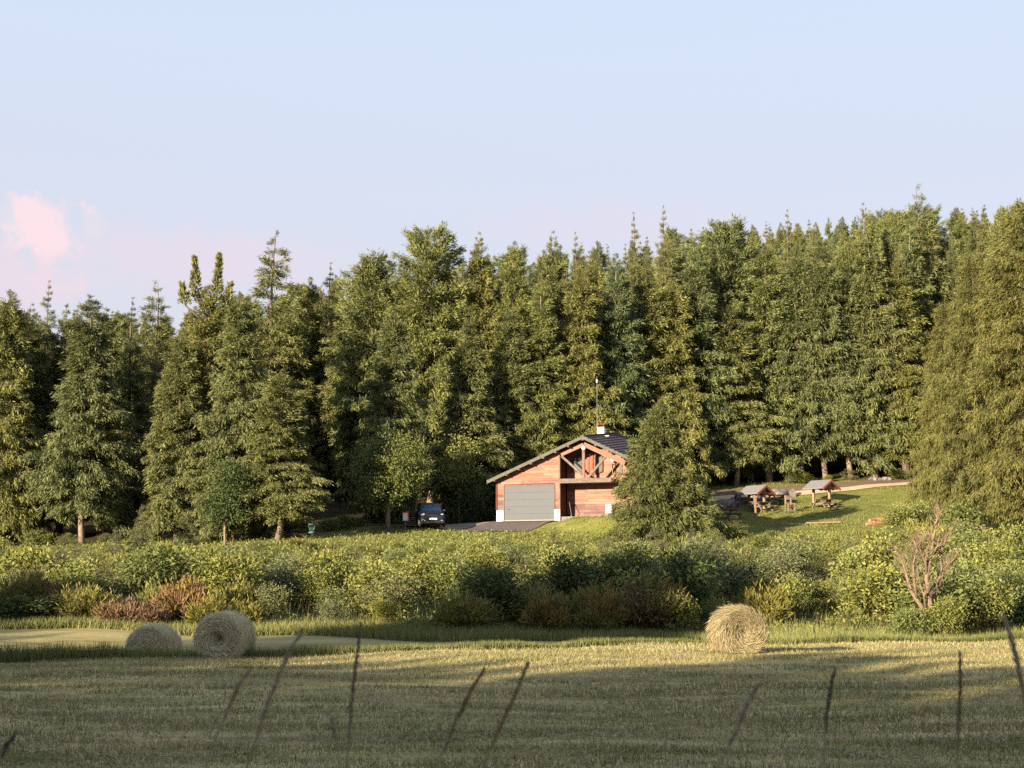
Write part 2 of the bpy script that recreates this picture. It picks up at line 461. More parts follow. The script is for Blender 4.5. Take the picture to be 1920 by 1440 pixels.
def build_ground():
    ys = np.concatenate([np.arange(-60, 0, 3), np.arange(0, 28, 0.5), np.arange(28, 42, 0.25), np.arange(42, 130, 0.6), np.arange(130, 260, 4),
                         np.arange(260, 900, 40), np.array([900, 1500, 2500, 4000])])
    xs = np.concatenate([np.array([-2500, -1200, -600, -300, -200]), np.arange(-140, -48, 4), np.arange(-48, 48, 0.6), np.arange(48, 141, 4), np.array([200, 300, 600, 1200, 2500])])
    XX, YY = np.meshgrid(xs, ys)
    ZZ = terrain(XX, YY)
    V = np.stack([XX.ravel(), YY.ravel(), ZZ.ravel()], 1)
    nx, ny = len(xs), len(ys)
    i = np.arange(ny - 1)[:, None] * nx + np.arange(nx - 1)[None, :]
    F = np.stack([i, i + 1, i + nx + 1, i + nx], -1).reshape(-1, 4)
    m, nt, b = mat_new('ground_cover')
    N, L = nt.nodes.new, nt.links.new
    me = mesh_np('ground', V, F, m, smooth=True)
    X, Y = V[:, 0], V[:, 1]
    Yp = Y - 0.47 * np.clip(X, -26, 26)
    field = 1 - sstep(33.0, 33.8, Yp)
    strip = sstep(36.5, 38.5, Yp) * (1 - sstep(55, 59, Y))
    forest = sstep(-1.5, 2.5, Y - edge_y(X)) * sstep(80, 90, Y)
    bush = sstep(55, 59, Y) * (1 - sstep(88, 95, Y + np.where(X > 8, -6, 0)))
    c = me.attributes.new('zone', 'FLOAT_COLOR', 'POINT')
    c.data.foreach_set('color', np.stack([np.clip(field, 0, 1), strip, forest, bush], 1).astype(np.float32).ravel())
    an = N('ShaderNodeAttribute'); an.attribute_name = 'zone'
    sp = N('ShaderNodeSeparateColor'); L(an.outputs['Color'], sp.inputs[0])
    tc = N('ShaderNodeTexCoord')

    def noise(scale, stretch, detail=6, rough=0.6):
        mp = N('ShaderNodeMapping'); mp.inputs['Scale'].default_value = stretch
        mp.inputs['Rotation'].default_value = (0, 0, rad(-6))
        L(tc.outputs['Object'], mp.inputs[0])
        n = N('ShaderNodeTexNoise'); n.inputs['Scale'].default_value = scale; n.inputs['Detail'].default_value = detail
        n.inputs['Roughness'].default_value = rough
        L(mp.outputs[0], n.inputs['Vector']); return n.outputs[0]

    def ramp(f, stops):
        r = N('ShaderNodeValToRGB'); el = r.color_ramp.elements
        el[0].position, el[0].color = stops[0][0], (*stops[0][1], 1)
        el[1].position, el[1].color = stops[-1][0], (*stops[-1][1], 1)
        for p, cc in stops[1:-1]:
            q = el.new(p); q.color = (*cc, 1)
        L(f, r.inputs[0]); return r.outputs[0]

    def mix(f, a, bb):
        x = N('ShaderNodeMix'); x.data_type = 'RGBA'
        L(f, x.inputs[0]); L(a, x.inputs[6]); L(bb, x.inputs[7]); return x.outputs[2]
    # hay stubble: streaks along the swath, green regrowth between
    n1 = noise(0.9, (0.22, 1.0, 1.0), 8, 0.65)
    n2 = noise(7.0, (0.3, 1.0, 1.0), 6, 0.7)
    ad = N('ShaderNodeMath'); ad.operation = 'MULTIPLY_ADD'; ad.inputs[1].default_value = 0.55
    L(n2, ad.inputs[0])
    sub = N('ShaderNodeMath'); sub.operation = 'MULTIPLY_ADD'; sub.inputs[1].default_value = 0.9; sub.inputs[2].default_value = -0.22
    L(n1, sub.inputs[0]); L(sub.outputs[0], ad.inputs[2])
    hay = ramp(ad.outputs[0], [(0.34, (0.200, 0.205, 0.075)), (0.47, (0.290, 0.262, 0.112)), (0.58, (0.40, 0.32, 0.155)), (0.70, (0.50, 0.395, 0.21))])
    strip_c = ramp(ad.outputs[0], [(0.28, (0.12, 0.13, 0.045)), (0.45, (0.235, 0.205, 0.09)), (0.70, (0.36, 0.30, 0.15))])
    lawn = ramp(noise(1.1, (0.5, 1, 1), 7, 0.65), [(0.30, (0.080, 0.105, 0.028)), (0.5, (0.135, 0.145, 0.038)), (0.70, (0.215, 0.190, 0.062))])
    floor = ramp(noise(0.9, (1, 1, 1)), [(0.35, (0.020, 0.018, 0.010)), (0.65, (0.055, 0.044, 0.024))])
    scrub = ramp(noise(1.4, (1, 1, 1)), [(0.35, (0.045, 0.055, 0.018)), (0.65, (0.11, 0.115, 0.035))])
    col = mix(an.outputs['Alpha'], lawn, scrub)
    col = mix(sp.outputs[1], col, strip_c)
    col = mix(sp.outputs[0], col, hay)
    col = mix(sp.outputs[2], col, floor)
    L(col, b.inputs['Base Color'])
    b.inputs['Roughness'].default_value = 0.95
    b.inputs['Specular IOR Level'].default_value = 0.05
    bp = N('ShaderNodeBump'); bp.inputs['Strength'].default_value = 0.8; bp.inputs['Distance'].default_value = 0.06
    L(ad.outputs[0], bp.inputs['Height']); L(bp.outputs[0], b.inputs['Normal'])
    o = link('ground', me)
    tag(o, kind='structure')


build_ground()


def drape(name, poly_fn, nu, nv, mat, lift):
    """sheet laid on the ground: poly_fn(s, t) -> (x, y)"""
    s, t = np.meshgrid(np.linspace(0, 1, nu), np.linspace(0, 1, nv))
    X, Y = poly_fn(s, t)
    V = np.stack([X.ravel(), Y.ravel(), terrain(X, Y).ravel() + lift], 1)
    i = np.arange(nv - 1)[:, None] * nu + np.arange(nu - 1)[None, :]
    F = np.stack([i, i + 1, i + nu + 1, i + nu], -1).reshape(-1, 4)
    o = link(name, mesh_np(name, V, F, mat, smooth=True))
    tag(o, kind='structure')
    return o


def quad_fn(a, b, c, d):
    def fn(s, t):
        X = (a[0] * (1 - s) + b[0] * s) * (1 - t) + (d[0] * (1 - s) + c[0] * s) * t
        Y = (a[1] * (1 - s) + b[1] * s) * (1 - t) + (d[1] * (1 - s) + c[1] * s) * t
        return X, Y
    return fn


def huv(u, v):
    p = HO + HU * u + HV * v
    return (p.x, p.y)


drape('driveway', quad_fn(huv(-10.5, -3.6), huv(0.6, -4.6), huv(0.2, 3.2), huv(-11, 2.6)), 50, 40, M['concrete'], 0.05)
drape('driveway', quad_fn(huv(-1.6, -4.2), huv(3.6, -3.6), huv(4.72, -0.02), huv(0.25, -0.02)), 40, 24, M['asphalt'], 0.058)


def road_fn(off0, off1):
    xs = [8, 16, 24, 30, 38, 60]; yc = [121.0, 121.5, 123.0, 125.2, 128.0, 134.0]

    def fn(s, t):
        X = 8 + s * 52
        Y = np.interp(X, xs, yc) + off0 + (off1 - off0) * t
        return X, Y
    return fn


drape('road', road_fn(-0.6, 1.5), 120, 6, M['track'], 0.06)
drape('road_verge', road_fn(-2.0, -0.62), 120, 6, M['gravel'], 0.05)

# ------------------------------------------------------------------ plant builders (numpy)


def vnoise(x, y, seed=0, octaves=3):
    out = 0.0; amp = 1.0; tot = 0.0
    for o in range(octaves):
        g = np.random.default_rng(seed + o).random((256, 256))
        xi = np.floor(x).astype(int); yi = np.floor(y).astype(int)
        fx = x - xi; fy = y - yi
        fx = fx * fx * (3 - 2 * fx); fy = fy * fy * (3 - 2 * fy)
        a = g[yi % 256, xi % 256]; b = g[yi % 256, (xi + 1) % 256]
        c = g[(yi + 1) % 256, xi % 256]; d = g[(yi + 1) % 256, (xi + 1) % 256]
        out = out + amp * ((a * (1 - fx) + b * fx) * (1 - fy) + (c * (1 - fx) + d * fx) * fy)
        tot += amp; amp *= 0.55; x = x * 2.03 + 7.1; y = y * 2.03 + 3.7
    return out / tot


def unit(a):
    return a / np.maximum(np.linalg.norm(a, axis=1, keepdims=True), 1e-6)


def cards(c, d, length, width, rng, upbias=0.3, bend=0.0):
    """one rhombic leaf/needle spray per row: base c, direction d"""
    n = len(c)
    r = rng.normal(size=(n, 3)); r[:, 2] += upbias * 2
    s = unit(np.cross(d, r))
    L = length[:, None]; W = width[:, None]
    nrm = np.cross(s, d)
    v0 = c
    v1 = c + d * L * 0.45 + s * W * 0.5 + nrm * bend * L
    v2 = c + d * L
    v3 = c + d * L * 0.45 - s * W * 0.5 + nrm * bend * L
    V = np.stack([v0, v1, v2, v3], 1).reshape(-1, 3)
    F = np.arange(n * 4).reshape(-1, 4)
    return V, F


def conifer(name, seed, H, R, crown_base=0.10, dens=14, kc=5.0, per=9, expo=0.8, droop=0.35, hang=0.4, rise=0.75,
            clump=0.34, mat='spruce', top='point', whorl=0.0, limbs=0.25, trunk_r=None, bark='bark', shoulder=0.2):
    rng = np.random.default_rng(seed)
    zb = H * crown_base
    n = int((H - zb) * dens)
    u = 1 - (1 - rng.random(n) * 0.997) ** 0.80
    if whorl:
        k = max(6, int((H - zb) / whorl))
        u = np.clip((np.floor(u * k) + 0.5 + rng.normal(size=n) * 0.12) / k, 0, 0.995)
    az = rng.random(n) * 2 * np.pi
    ph = rng.random(6) * 6.28
    prof = (1 - u) ** expo
    if top == 'round':
        prof = np.sqrt(np.clip(1 - (np.clip(u - 0.35, 0, 1) / 0.65) ** 2, 0, 1)) * 0.92 + 0.06 * (1 - u)
    prof = prof * (shoulder_f(u, shoulder)) + 0.045 * np.minimum(1, (1 - u) * 7 + 0.08)
    h = zb + u * (H - zb) * (0.88 if top == 'fork' else 1.0)
    L = R * prof * (0.72 + 0.42 * rng.random(n))
    L *= 1 + 0.16 * np.sin(2 * az + ph[0] + h * 0.5) + 0.12 * np.sin(3 * az + ph[1] - h * 0.9)
    longb = rng.random(n) < 0.06
    L[longb] *= 1.25
    a = -0.18 + rise * u ** 1.5 + rng.normal(size=n) * 0.13
    sag = droop * (1 - u) * (0.7 + 0.6 * rng.random(n))
    lean = np.zeros((n, 2))
    ca, sa = np.cos(az), np.sin(az)
    # clumps
    nc = (np.ceil(L * kc) + 2).astype(int)
    ib = np.repeat(np.arange(n), nc)
    m = len(ib)
    s = 0.12 + 0.88 * rng.random(m) ** 0.62
    lat = (rng.random(m) * 2 - 1) * 0.36 * L[ib] * (1.15 - s * 0.85)
    r = L[ib] * s
    z = h[ib] + L[ib] * (a[ib] * s - sag[ib] * s ** 2 + 0.16 * (1 - u[ib]) * s ** 3)
    x = ca[ib] * r - sa[ib] * lat; y = sa[ib] * r + ca[ib] * lat
    z = z - np.abs(lat) * 0.25 - rng.random(m) * 0.12
    cs = (clump * (0.7 + 0.6 * rng.random(m))) * np.minimum(1, 0.26 + L[ib] / 1.3)
    da = az[ib] + np.sign(lat) * (0.3 + 0.6 * rng.random(m)) * (1.2 - s)
    dz = a[ib] - 2 * sag[ib] * s - hang * (0.3 + rng.random(m)) * (1 - 0.8 * u[ib])
    D = unit(np.stack([np.cos(da), np.sin(da), dz], 1))
    C = np.stack([x, y, z], 1)
    ic = np.repeat(np.arange(m), per)
    q = len(ic)
    c = C[ic] + D[ic] * (cs[ic] * (rng.random(q) * 1.1 - 0.45))[:, None] + rng.normal(size=(q, 3)) * (cs[ic] * 0.27)[:, None]
    d = D[ic] + rng.normal(size=(q, 3)) * 0.55
    d[:, 2] -= 0.25 * hang
    d = unit(d)
    ln = cs[ic] * (0.55 + 0.45 * rng.random(q)); wd = ln * (0.13 + 0.09 * rng.random(q)) * (0.8 if mat == 'golden' else 1)
    V, F = cards(c, d, ln, wd, rng, 0.5, 0.06)
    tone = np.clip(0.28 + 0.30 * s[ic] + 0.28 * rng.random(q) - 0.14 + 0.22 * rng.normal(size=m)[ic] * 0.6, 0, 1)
    forks = []
    if top == 'fork':      # two extra leaders near the top
        for (ox, oh, hh) in ((0.75, 0.83, 0.17), (-0.75, 0.84, 0.145), (1.5, 0.82, 0.07), (-1.5, 0.81, 0.075)):
            forks.append((ox, H * oh, H * hh))
        Vs, Fs, Ts = [V], [F], [tone]
        for ox, z0, hh in forks:
            nn = int(hh * 230)
            uu = rng.random(nn)
            aa = rng.random(nn) * 6.28
            rr = (0.04 + 0.42 * (1 - uu) ** 1.2) * (0.7 + 0.5 * np.sin(uu * 19) ** 2) * rng.random(nn) ** 0.5
            c2 = np.stack([ox * (1 + 0.2 * uu) + rr * np.cos(aa), rr * np.sin(aa), z0 + uu * hh], 1)
            d2 = unit(np.stack([np.cos(aa), np.sin(aa), 0.7 + 0.6 * uu], 1) + rng.normal(size=(nn, 3)) * 0.3)
            l2 = 0.22 + 0.2 * rng.random(nn)
            v2, f2 = cards(c2, d2, l2, l2 * 0.3, rng)
            Fs.append(f2 + sum(len(q_) for q_ in Vs)); Vs.append(v2); Ts.append(0.3 + 0.4 * rng.random(nn))
        V = np.concatenate(Vs); F = np.concatenate(Fs); tone = np.concatenate(Ts)
    crown = mesh_np(name + '_crown', V, F, M[mat], tone)
    # trunk
    tr = trunk_r or (0.011 * H + 0.06)
    mb = MB()
    px, py = rng.normal(size=2) * 0.12
    pts = [(px * math.sin(k * 0.7), py * math.sin(k * 0.9), H * (0.86 if top == 'fork' else 1) * k / 10 * 0.985 - (0.4 if k == 0 else 0)) for k in range(11)]
    radii = [tr * (1.35 if k == 0 else (1.06 if k == 1 else 1)) * (1 - k / 10.6) for k in range(11)]
    mb.tube(pts, radii, 9)
    for ox, z0, hh in forks:
        mb.tube([(0, 0, z0 - 1.2), (ox, 0, z0), (ox * 1.2, 0, z0 + hh)], [0.09, 0.06, 0.015], 5)
    trunk = mb.mesh(name + '_trunk', M[bark], True)
    # limbs: 3-sided tapered rods along every branch
    keep = np.nonzero((rng.random(n) < limbs) & (L > 0.35))[0]
    seg = 4
    S = np.linspace(0, 1, seg + 1) * 0.92
    Vl = []
    for k in range(3):
        an = k * 2.094
        ox, oz = math.cos(an), math.sin(an)
        rr = (0.016 + 0.013 * L[keep])[:, None] * (1 - S[None, :] * 0.85)
        rx = L[keep][:, None] * S[None, :]
        zz = h[keep][:, None] + L[keep][:, None] * (a[keep][:, None] * S - sag[keep][:, None] * S ** 2 + 0.16 * (1 - u[keep])[:, None] * S ** 3)
        xx = ca[keep][:, None] * rx - sa[keep][:, None] * rr * ox
        yy = sa[keep][:, None] * rx + ca[keep][:, None] * rr * ox
        Vl.append(np.stack([xx, yy, zz + rr * oz], -1))
    Vl = np.stack(Vl, 2)            # branch, seg, side, 3
    nb = len(keep)
    base = np.arange(nb)[:, None, None] * (seg + 1) * 3 + np.arange(seg)[None, :, None] * 3
    kk = np.arange(3)[None, None, :]; k2 = (kk + 1) % 3
    F4 = np.stack([base + kk, base + 3 + kk, base + 3 + k2, base + k2], -1).reshape(-1, 4)
    lm = mesh_np(name + '_limbs', Vl.reshape(-1, 3), F4, M['twig'])
    return {'H': H, 'R': R, 'parts': [('trunk', trunk), ('limbs', lm), ('crown', crown)]}


def shoulder_f(u, sh):
    return np.minimum(1.0, 0.62 + u / max(sh, 1e-3) * 0.38)


def leafy(name, seed, H, R, nleaf, leaf, mat, lobes=9, base=0.12, stems=7, trunk=None, stem_mat='twig', cl=16):
    """broad-leaved crown: leaf clusters spread through several uneven lobes, on forking stems"""
    rng = np.random.default_rng(seed)
    th = rng.random(lobes) * 6.28
    rr = R * 0.58 * np.sqrt(rng.random(lobes))
    lz = H * (base + 0.16 + (0.98 - base - 0.30) * rng.random(lobes))
    shrink = 1 - 0.45 * np.clip((lz / H - 0.5) / 0.5, 0, 1)
    LC = np.stack([rr * np.cos(th) * shrink, rr * np.sin(th) * shrink, lz], 1)
    LR = R * (0.34 + 0.24 * rng.random(lobes))
    LC[0] = (0, 0, H - LR[0] * 0.75); LC[1] = (0, 0, H * 0.5)
    ncl = nleaf // cl
    il = rng.choice(lobes, ncl, p=(LR ** 2) / (LR ** 2).sum())
    dirs = unit(rng.normal(size=(ncl, 3)))
    rad_ = LR[il] * (0.55 + 0.55 * rng.random(ncl) ** 0.6)
    C = LC[il] + dirs * rad_[:, None] * np.array([1, 1, 0.85])
    C[:, 2] = np.maximum(C[:, 2], H * base * 0.6 + 0.1 * rng.random(ncl))
    ic = np.repeat(np.arange(ncl), cl); q = len(ic)
    cr = leaf * 2.3
    c = C[ic] + rng.normal(size=(q, 3)) * cr * np.array([0.75, 0.75, 0.45])
    d = unit(dirs[ic] * 0.7 + rng.normal(size=(q, 3)) * 0.7 + np.array([0, 0, -0.15]))
    ln = leaf * (0.75 + 0.5 * rng.random(q))
    V, F = cards(c, d, ln * 1.15, ln * (0.36 + 0.18 * rng.random(q)), rng, 0.6, 0.08)
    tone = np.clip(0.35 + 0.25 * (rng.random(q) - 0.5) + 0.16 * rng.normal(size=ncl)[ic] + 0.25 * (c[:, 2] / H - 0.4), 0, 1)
    crown = mesh_np(name + '_foliage', V, F, M[mat], tone)
    mb = MB()
    if trunk:
        mb.tube([(0, 0, -0.3), (0.05, 0, H * 0.2), (0, 0.05, H * 0.45), (0, 0, H * 0.8)], [trunk * 1.3, trunk, trunk * 0.8, trunk * 0.25], 8)
    for k in range(stems):
        tgt = LC[k % lobes]
        p0 = (rng.normal() * 0.12, rng.normal() * 0.12, -0.1) if not trunk else (0, 0, H * (0.12 + 0.25 * rng.random()))
        mid = (tgt[0] * 0.45 + rng.normal() * 0.1, tgt[1] * 0.45 + rng.normal() * 0.1, (p0[2] + tgt[2]) * 0.55)
        r0 = (0.022 * H if not trunk else trunk * 0.45)
        mb.tube([p0, mid, tgt], [r0 * 0.8, r0 * 0.5, r0 * 0.15], 5)
        for w in range(3):
            e = tgt + unit(rng.normal(size=(1, 3)))[0] * LR[k % lobes] * 0.8
            mb.tube([mid, (np.array(mid) + e) / 2 + rng.normal(size=3) * 0.05, e], [r0 * 0.35, r0 * 0.22, r0 * 0.06], 4, False)
    st = mb.mesh(name + '_stems', M[stem_mat], True)
    return {'H': H, 'R': R, 'parts': [('trunk' if trunk else 'stem', st), ('crown' if trunk else 'foliage', crown)]}


def broom(name, seed, H, R, n, mat):
    """broom: many thin upright shoots fanning out of one stool"""
    rng = np.random.default_rng(seed)
    az = rng.random(n) * 6.28
    r = R * np.sqrt(rng.random(n)) * (1 + 0.25 * np.sin(3 * az + seed))
    hh = H * (0.5 + 0.55 * rng.random(n)) * (1 - 0.30 * (r / R) ** 2) * (1 + 0.2 * np.sin(2 * az + seed * 1.7))
    tip = np.stack([r * np.cos(az), r * np.sin(az), hh], 1)
    per = 13
    ic = np.repeat(np.arange(n), per); q = len(ic)
    t = 0.12 + 0.9 * rng.random(q) ** 0.75
    base = tip[ic] * np.array([0.35, 0.35, 0.0])
    c = base + (tip[ic] - base) * t[:, None] ** np.array([[1.3, 1.3, 0.9]]) + rng.normal(size=(q, 3)) * 0.06
    d = unit((tip[ic] - base) * np.array([0.9, 0.9, 1.0]) / H + rng.normal(size=(q, 3)) * 0.26)
    ln = 0.20 + 0.18 * rng.random(q)
    V, F = cards(c, d, ln, ln * 0.15, rng, 0.0, 0.03)
    tone = np.clip(0.22 + 0.35 * t + 0.3 * (rng.random(q) - 0.5) + 0.20 * rng.normal(size=n)[ic], 0, 1)
    fol = mesh_np(name + '_shoots', V, F, M[mat], tone)
    mb = MB()
    for k in range(12):
        p = tip[k * 7 % n]
        mb.tube([(p[0] * 0.1, p[1] * 0.1, -0.05), (p[0] * 0.45, p[1] * 0.45, p[2] * 0.5), p * 0.9], [0.022, 0.014, 0.004], 4, False)
    st = mb.mesh(name + '_stems', M['twig'])
    return {'H': H, 'R': R, 'parts': [('stem', st), ('foliage', fol)]}


def place(proto, name, loc, h, r, label, cat, group=None, rz=None, lean=0.0):
    rz = random.uniform(0, 6.28) if rz is None else rz
    o = empty(name, loc, rz)
    o.rotation_euler = (random.uniform(-lean, lean), random.uniform(-lean, lean), rz)
    sx = r / proto['R']
    o.scale = (sx, sx, h / proto['H'])
    tag(o, label, cat, group)
    for pn, me in proto['parts']:
        c = link(pn, me, o)
        if pn == 'limbs':
            c['kind'] = 'stuff'
    return o


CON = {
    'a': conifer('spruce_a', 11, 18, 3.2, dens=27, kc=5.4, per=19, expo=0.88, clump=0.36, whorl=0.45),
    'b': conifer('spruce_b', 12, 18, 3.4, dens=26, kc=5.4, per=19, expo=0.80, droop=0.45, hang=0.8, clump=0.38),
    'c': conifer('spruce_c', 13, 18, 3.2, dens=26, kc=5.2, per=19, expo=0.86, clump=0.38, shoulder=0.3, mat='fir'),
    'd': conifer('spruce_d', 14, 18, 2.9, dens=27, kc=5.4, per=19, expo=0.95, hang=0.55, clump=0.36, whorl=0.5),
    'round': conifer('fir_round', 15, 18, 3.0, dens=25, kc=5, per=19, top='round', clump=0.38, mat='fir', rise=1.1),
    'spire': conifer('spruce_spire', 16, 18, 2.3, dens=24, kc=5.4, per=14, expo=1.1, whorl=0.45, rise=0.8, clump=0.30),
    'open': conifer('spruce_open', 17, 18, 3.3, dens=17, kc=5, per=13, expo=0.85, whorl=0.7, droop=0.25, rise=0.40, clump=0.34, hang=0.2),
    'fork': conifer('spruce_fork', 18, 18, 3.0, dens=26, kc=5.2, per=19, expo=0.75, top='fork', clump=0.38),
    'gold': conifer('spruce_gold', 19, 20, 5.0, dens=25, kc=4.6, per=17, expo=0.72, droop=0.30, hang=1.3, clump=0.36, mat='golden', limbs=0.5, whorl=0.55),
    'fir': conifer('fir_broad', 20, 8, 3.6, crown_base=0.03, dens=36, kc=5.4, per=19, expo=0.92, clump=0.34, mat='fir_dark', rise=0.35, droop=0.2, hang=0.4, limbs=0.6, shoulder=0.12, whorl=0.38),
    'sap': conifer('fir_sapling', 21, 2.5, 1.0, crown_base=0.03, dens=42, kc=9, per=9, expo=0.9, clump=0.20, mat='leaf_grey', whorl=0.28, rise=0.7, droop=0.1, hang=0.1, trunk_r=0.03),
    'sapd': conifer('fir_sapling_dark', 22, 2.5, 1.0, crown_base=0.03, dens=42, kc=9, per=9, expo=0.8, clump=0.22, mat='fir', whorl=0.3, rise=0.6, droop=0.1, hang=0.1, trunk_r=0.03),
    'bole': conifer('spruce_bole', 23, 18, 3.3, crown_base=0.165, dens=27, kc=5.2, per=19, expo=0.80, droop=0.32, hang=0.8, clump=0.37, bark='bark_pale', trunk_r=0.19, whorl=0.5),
}
for k in ('c', 'round'):
    CON[k]['parts'][0][1].materials[0] = M['bark_pale']

# ------------------------------------------------------------------ the forest: single trees along its edge
HERO = [
    # px tip, py tip, distance, radius, proto, name, label
    (26, 536, 102, 2.9, 'b', 'spruce_tree', 'tall shaggy spruce at the far left end of the forest edge, cut by the frame'),
    (172, 547, 100, 3.3, 'bole', 'spruce_tree', 'tall spruce with a long pale bare trunk, second along the left forest edge'),
    (345, 602, 98.5, 2.7, 'd', 'spruce_tree', 'dense spruce between the long pale trunk and the small green maple at left'),
    (452, 542, 97.5, 3.0, 'b', 'spruce_tree', 'tall spruce rising directly above the small dark green maple at left'),
    (526, 690, 96.0, 3.15, 'bole', 'spruce_tree', 'lower broad spruce whose boughs reach right over the dark gap at left'),
    (90, 519, 110, 2.2, 'spire', 'spruce_tree', 'slender dark spruce spire standing behind the two leftmost edge trees'),
    (390, 476, 108, 3.0, 'fork', 'spruce_tree', 'spruce with a forked double top sticking out of the left skyline'),
    (511, 422, 122, 4.6, 'open', 'spruce_tree', 'tallest isolated spruce with open tiered branches on the left skyline'),
    (298, 519, 118, 3.4, 'open', 'spruce_tree', 'small pale tiered spruce top on the skyline left of the forked spruce'),
    (246, 552, 110, 2.4, 'spire', 'spruce_tree', 'dark narrow spruce top on the skyline above the dense left spruce'),
    (738, 578, 108, 3.0, 'b', 'spruce_tree', 'big clumpy spruce rising behind the round leafy tree beside the car'),
    (692, 488, 121, 3.1, 'round', 'fir_tree', 'round topped fir left of the tallest dome crown in mid forest'),
    (808, 437, 120, 3.2, 'round', 'fir_tree', 'fir with the tallest domed crown above the dark gap left of the hut'),
    (898, 430, 121, 2.9, 'a', 'spruce_tree', 'pointed spruce on the skyline right of the tallest domed crown'),
    (618, 486, 126, 2.6, 'spire', 'spruce_tree', 'thin spruce spire on the skyline behind the dark gap at left'),
    (964, 447, 121, 2.8, 'c', 'fir_tree', 'fir with a lumpy double top on the skyline left above the hut gable'),
    (1040, 429, 120, 3.0, 'a', 'spruce_tree', 'tall spruce on the skyline straight above the left part of the hut'),
    (1080, 428, 127, 2.2, 'spire', 'spruce_tree', 'thin spruce spire above the hut gable on the skyline'),
    (1184, 392, 138, 2.3, 'spire', 'spruce_tree', 'left of two slim spires rising over the forest right of the hut mast'),
    (1241, 380, 138, 2.4, 'spire', 'spruce_tree', 'right of two slim spires rising over the forest right of the hut mast'),
    (1722, 337, 134, 4.4, 'open', 'spruce_tree', 'spruce whose tip is the highest point of the right skyline'),
    (1620, 376, 136, 2.7, 'a', 'spruce_tree', 'broad pointed spruce on the skyline just left of the highest right tip'),
    (1480, 386, 140, 2.3, 'spire', 'spruce_tree', 'spruce spire on the skyline above the left picnic shelter'),
    (1765, 560, 107, 2.7, 'gold', 'golden_spruce', 'golden green spruce bordering the picnic lawn at the right end of the road'),
    (1822, 470, 102, 3.5, 'gold', 'golden_spruce', 'large golden spruce with hanging branchlets above the bare forked shrub'),
    (1922, 372, 97, 5.4, 'gold', 'golden_spruce', 'huge golden spruce with thick trunk cut by the right edge of the frame'),
    (1234, 742, 96.5, 3.5, 'fir', 'fir_tree', 'broad low fir standing in front of the right half of the wooden hut'),
    (1376, 962, 97, 0.9, 'sapd', 'fir_tree', 'small dark fir below the picnic table nearest the hut'),
]
for (px, py, Y, r, pk, nm, lab) in HERO:
    p = at(px, py, Y)
    zb = tz(p.x, Y)
    place(CON[pk], nm, (p.x, Y, zb - 0.05), p.z - zb, r, lab, 'tree', rz=(0.15 if pk == 'fork' else None), lean=0.012)

# trees of the closed front behind the hut and the picnic lawn
FRONT = [
    (880, 570, 113.5, 2.7, 'd'), (952, 560, 116, 2.8, 'a'), (1018, 520, 117, 2.9, 'c'), (1092, 505, 118, 2.9, 'b'),
    (1160, 470, 120, 2.9, 'c'), (1215, 480, 122, 3.0, 'a'), (1305, 450, 125, 3.0, 'c'), (1345, 425, 129, 3.1, 'round'),
    (1372, 560, 126, 3.2, 'bole'), (1432, 450, 128, 3.1, 'c'), (1492, 470, 127.5, 3.3, 'bole'), (1537, 440, 127.5, 3.1, 'bole'),
    (1585, 500, 128, 3.2, 'bole'), (1627, 430, 128, 3.3, 'bole'), (1685, 480, 128, 3.3, 'a'), (1705, 410, 132, 3.0, 'c'),
    (1262, 520, 122.5, 2.9, 'b'), (655, 530, 124, 2.7, 'a'), (585, 515, 127, 2.6, 'c'),
    (205, 572, 106, 2.5, 'd'), (60, 565, 108, 2.5, 'a'), (128, 565, 110, 2.4, 'd'), (-30, 560, 104, 2.8, 'a'),
]
FRONT_LAB = {
    (880, 570): 'spruce directly left of the hut roof behind the thin leafy tree', (952, 560): 'spruce right behind the left eave of the hut', (1018, 520): 'fir right behind the left slope of the hut roof',
    (1092, 505): 'spruce right behind the ridge of the hut roof', (1160, 470): 'fir right behind the chimney and mast of the hut', (1215, 480): 'spruce right behind the right roof slope of the hut',
    (1262, 520): 'spruce rising behind the low broad fir beside the hut', (1372, 560): 'spruce with pale bole behind the boulder row on the picnic lawn', (1432, 450): 'fir standing behind the left picnic shelter beyond the road',
    (1492, 470): 'spruce with pale bole between the two picnic shelters beyond the road', (1537, 440): 'spruce with pale bole right behind the right picnic shelter', (1627, 430): 'spruce with pale bole and small stones at its foot beyond the road',
    (1585, 500): 'spruce just right of the right picnic shelter beyond the road', (1685, 480): 'spruce at the right end of the visible road, beside the golden spruces',
    (1305, 450): 'fir top above the dark lawn corner right of the low broad fir', (1345, 425): 'domed fir above the boulder row on the picnic lawn', (1705, 410): 'fir standing behind the end of the visible road',
    (655, 530): 'spruce lit above the right side of the dark forest gap at left', (585, 515): 'fir closing the back of the dark forest gap at left', (60, 565): 'spruce between the leftmost edge tree and the slender spire',
    (128, 565): 'spruce between the slender spire and the tall spruce with pale trunk',
    (205, 572): 'dark spruce filling the gap between the two tallest left edge trees', (-30, 560): 'spruce half outside the left frame edge',
}
for (px, py, Y, r, pk) in FRONT:
    p = at(px, py, Y)
    zb = tz(p.x, Y)
    lab = FRONT_LAB.get((px, py))
    place(CON[pk], 'spruce_tree', (p.x, Y, zb - 0.05), p.z - zb, r * 1.16, lab or 'spruce in the closed sunlit front of the forest behind the lawns', 'tree', None if lab else 'spruces in the forest front', lean=0.012)

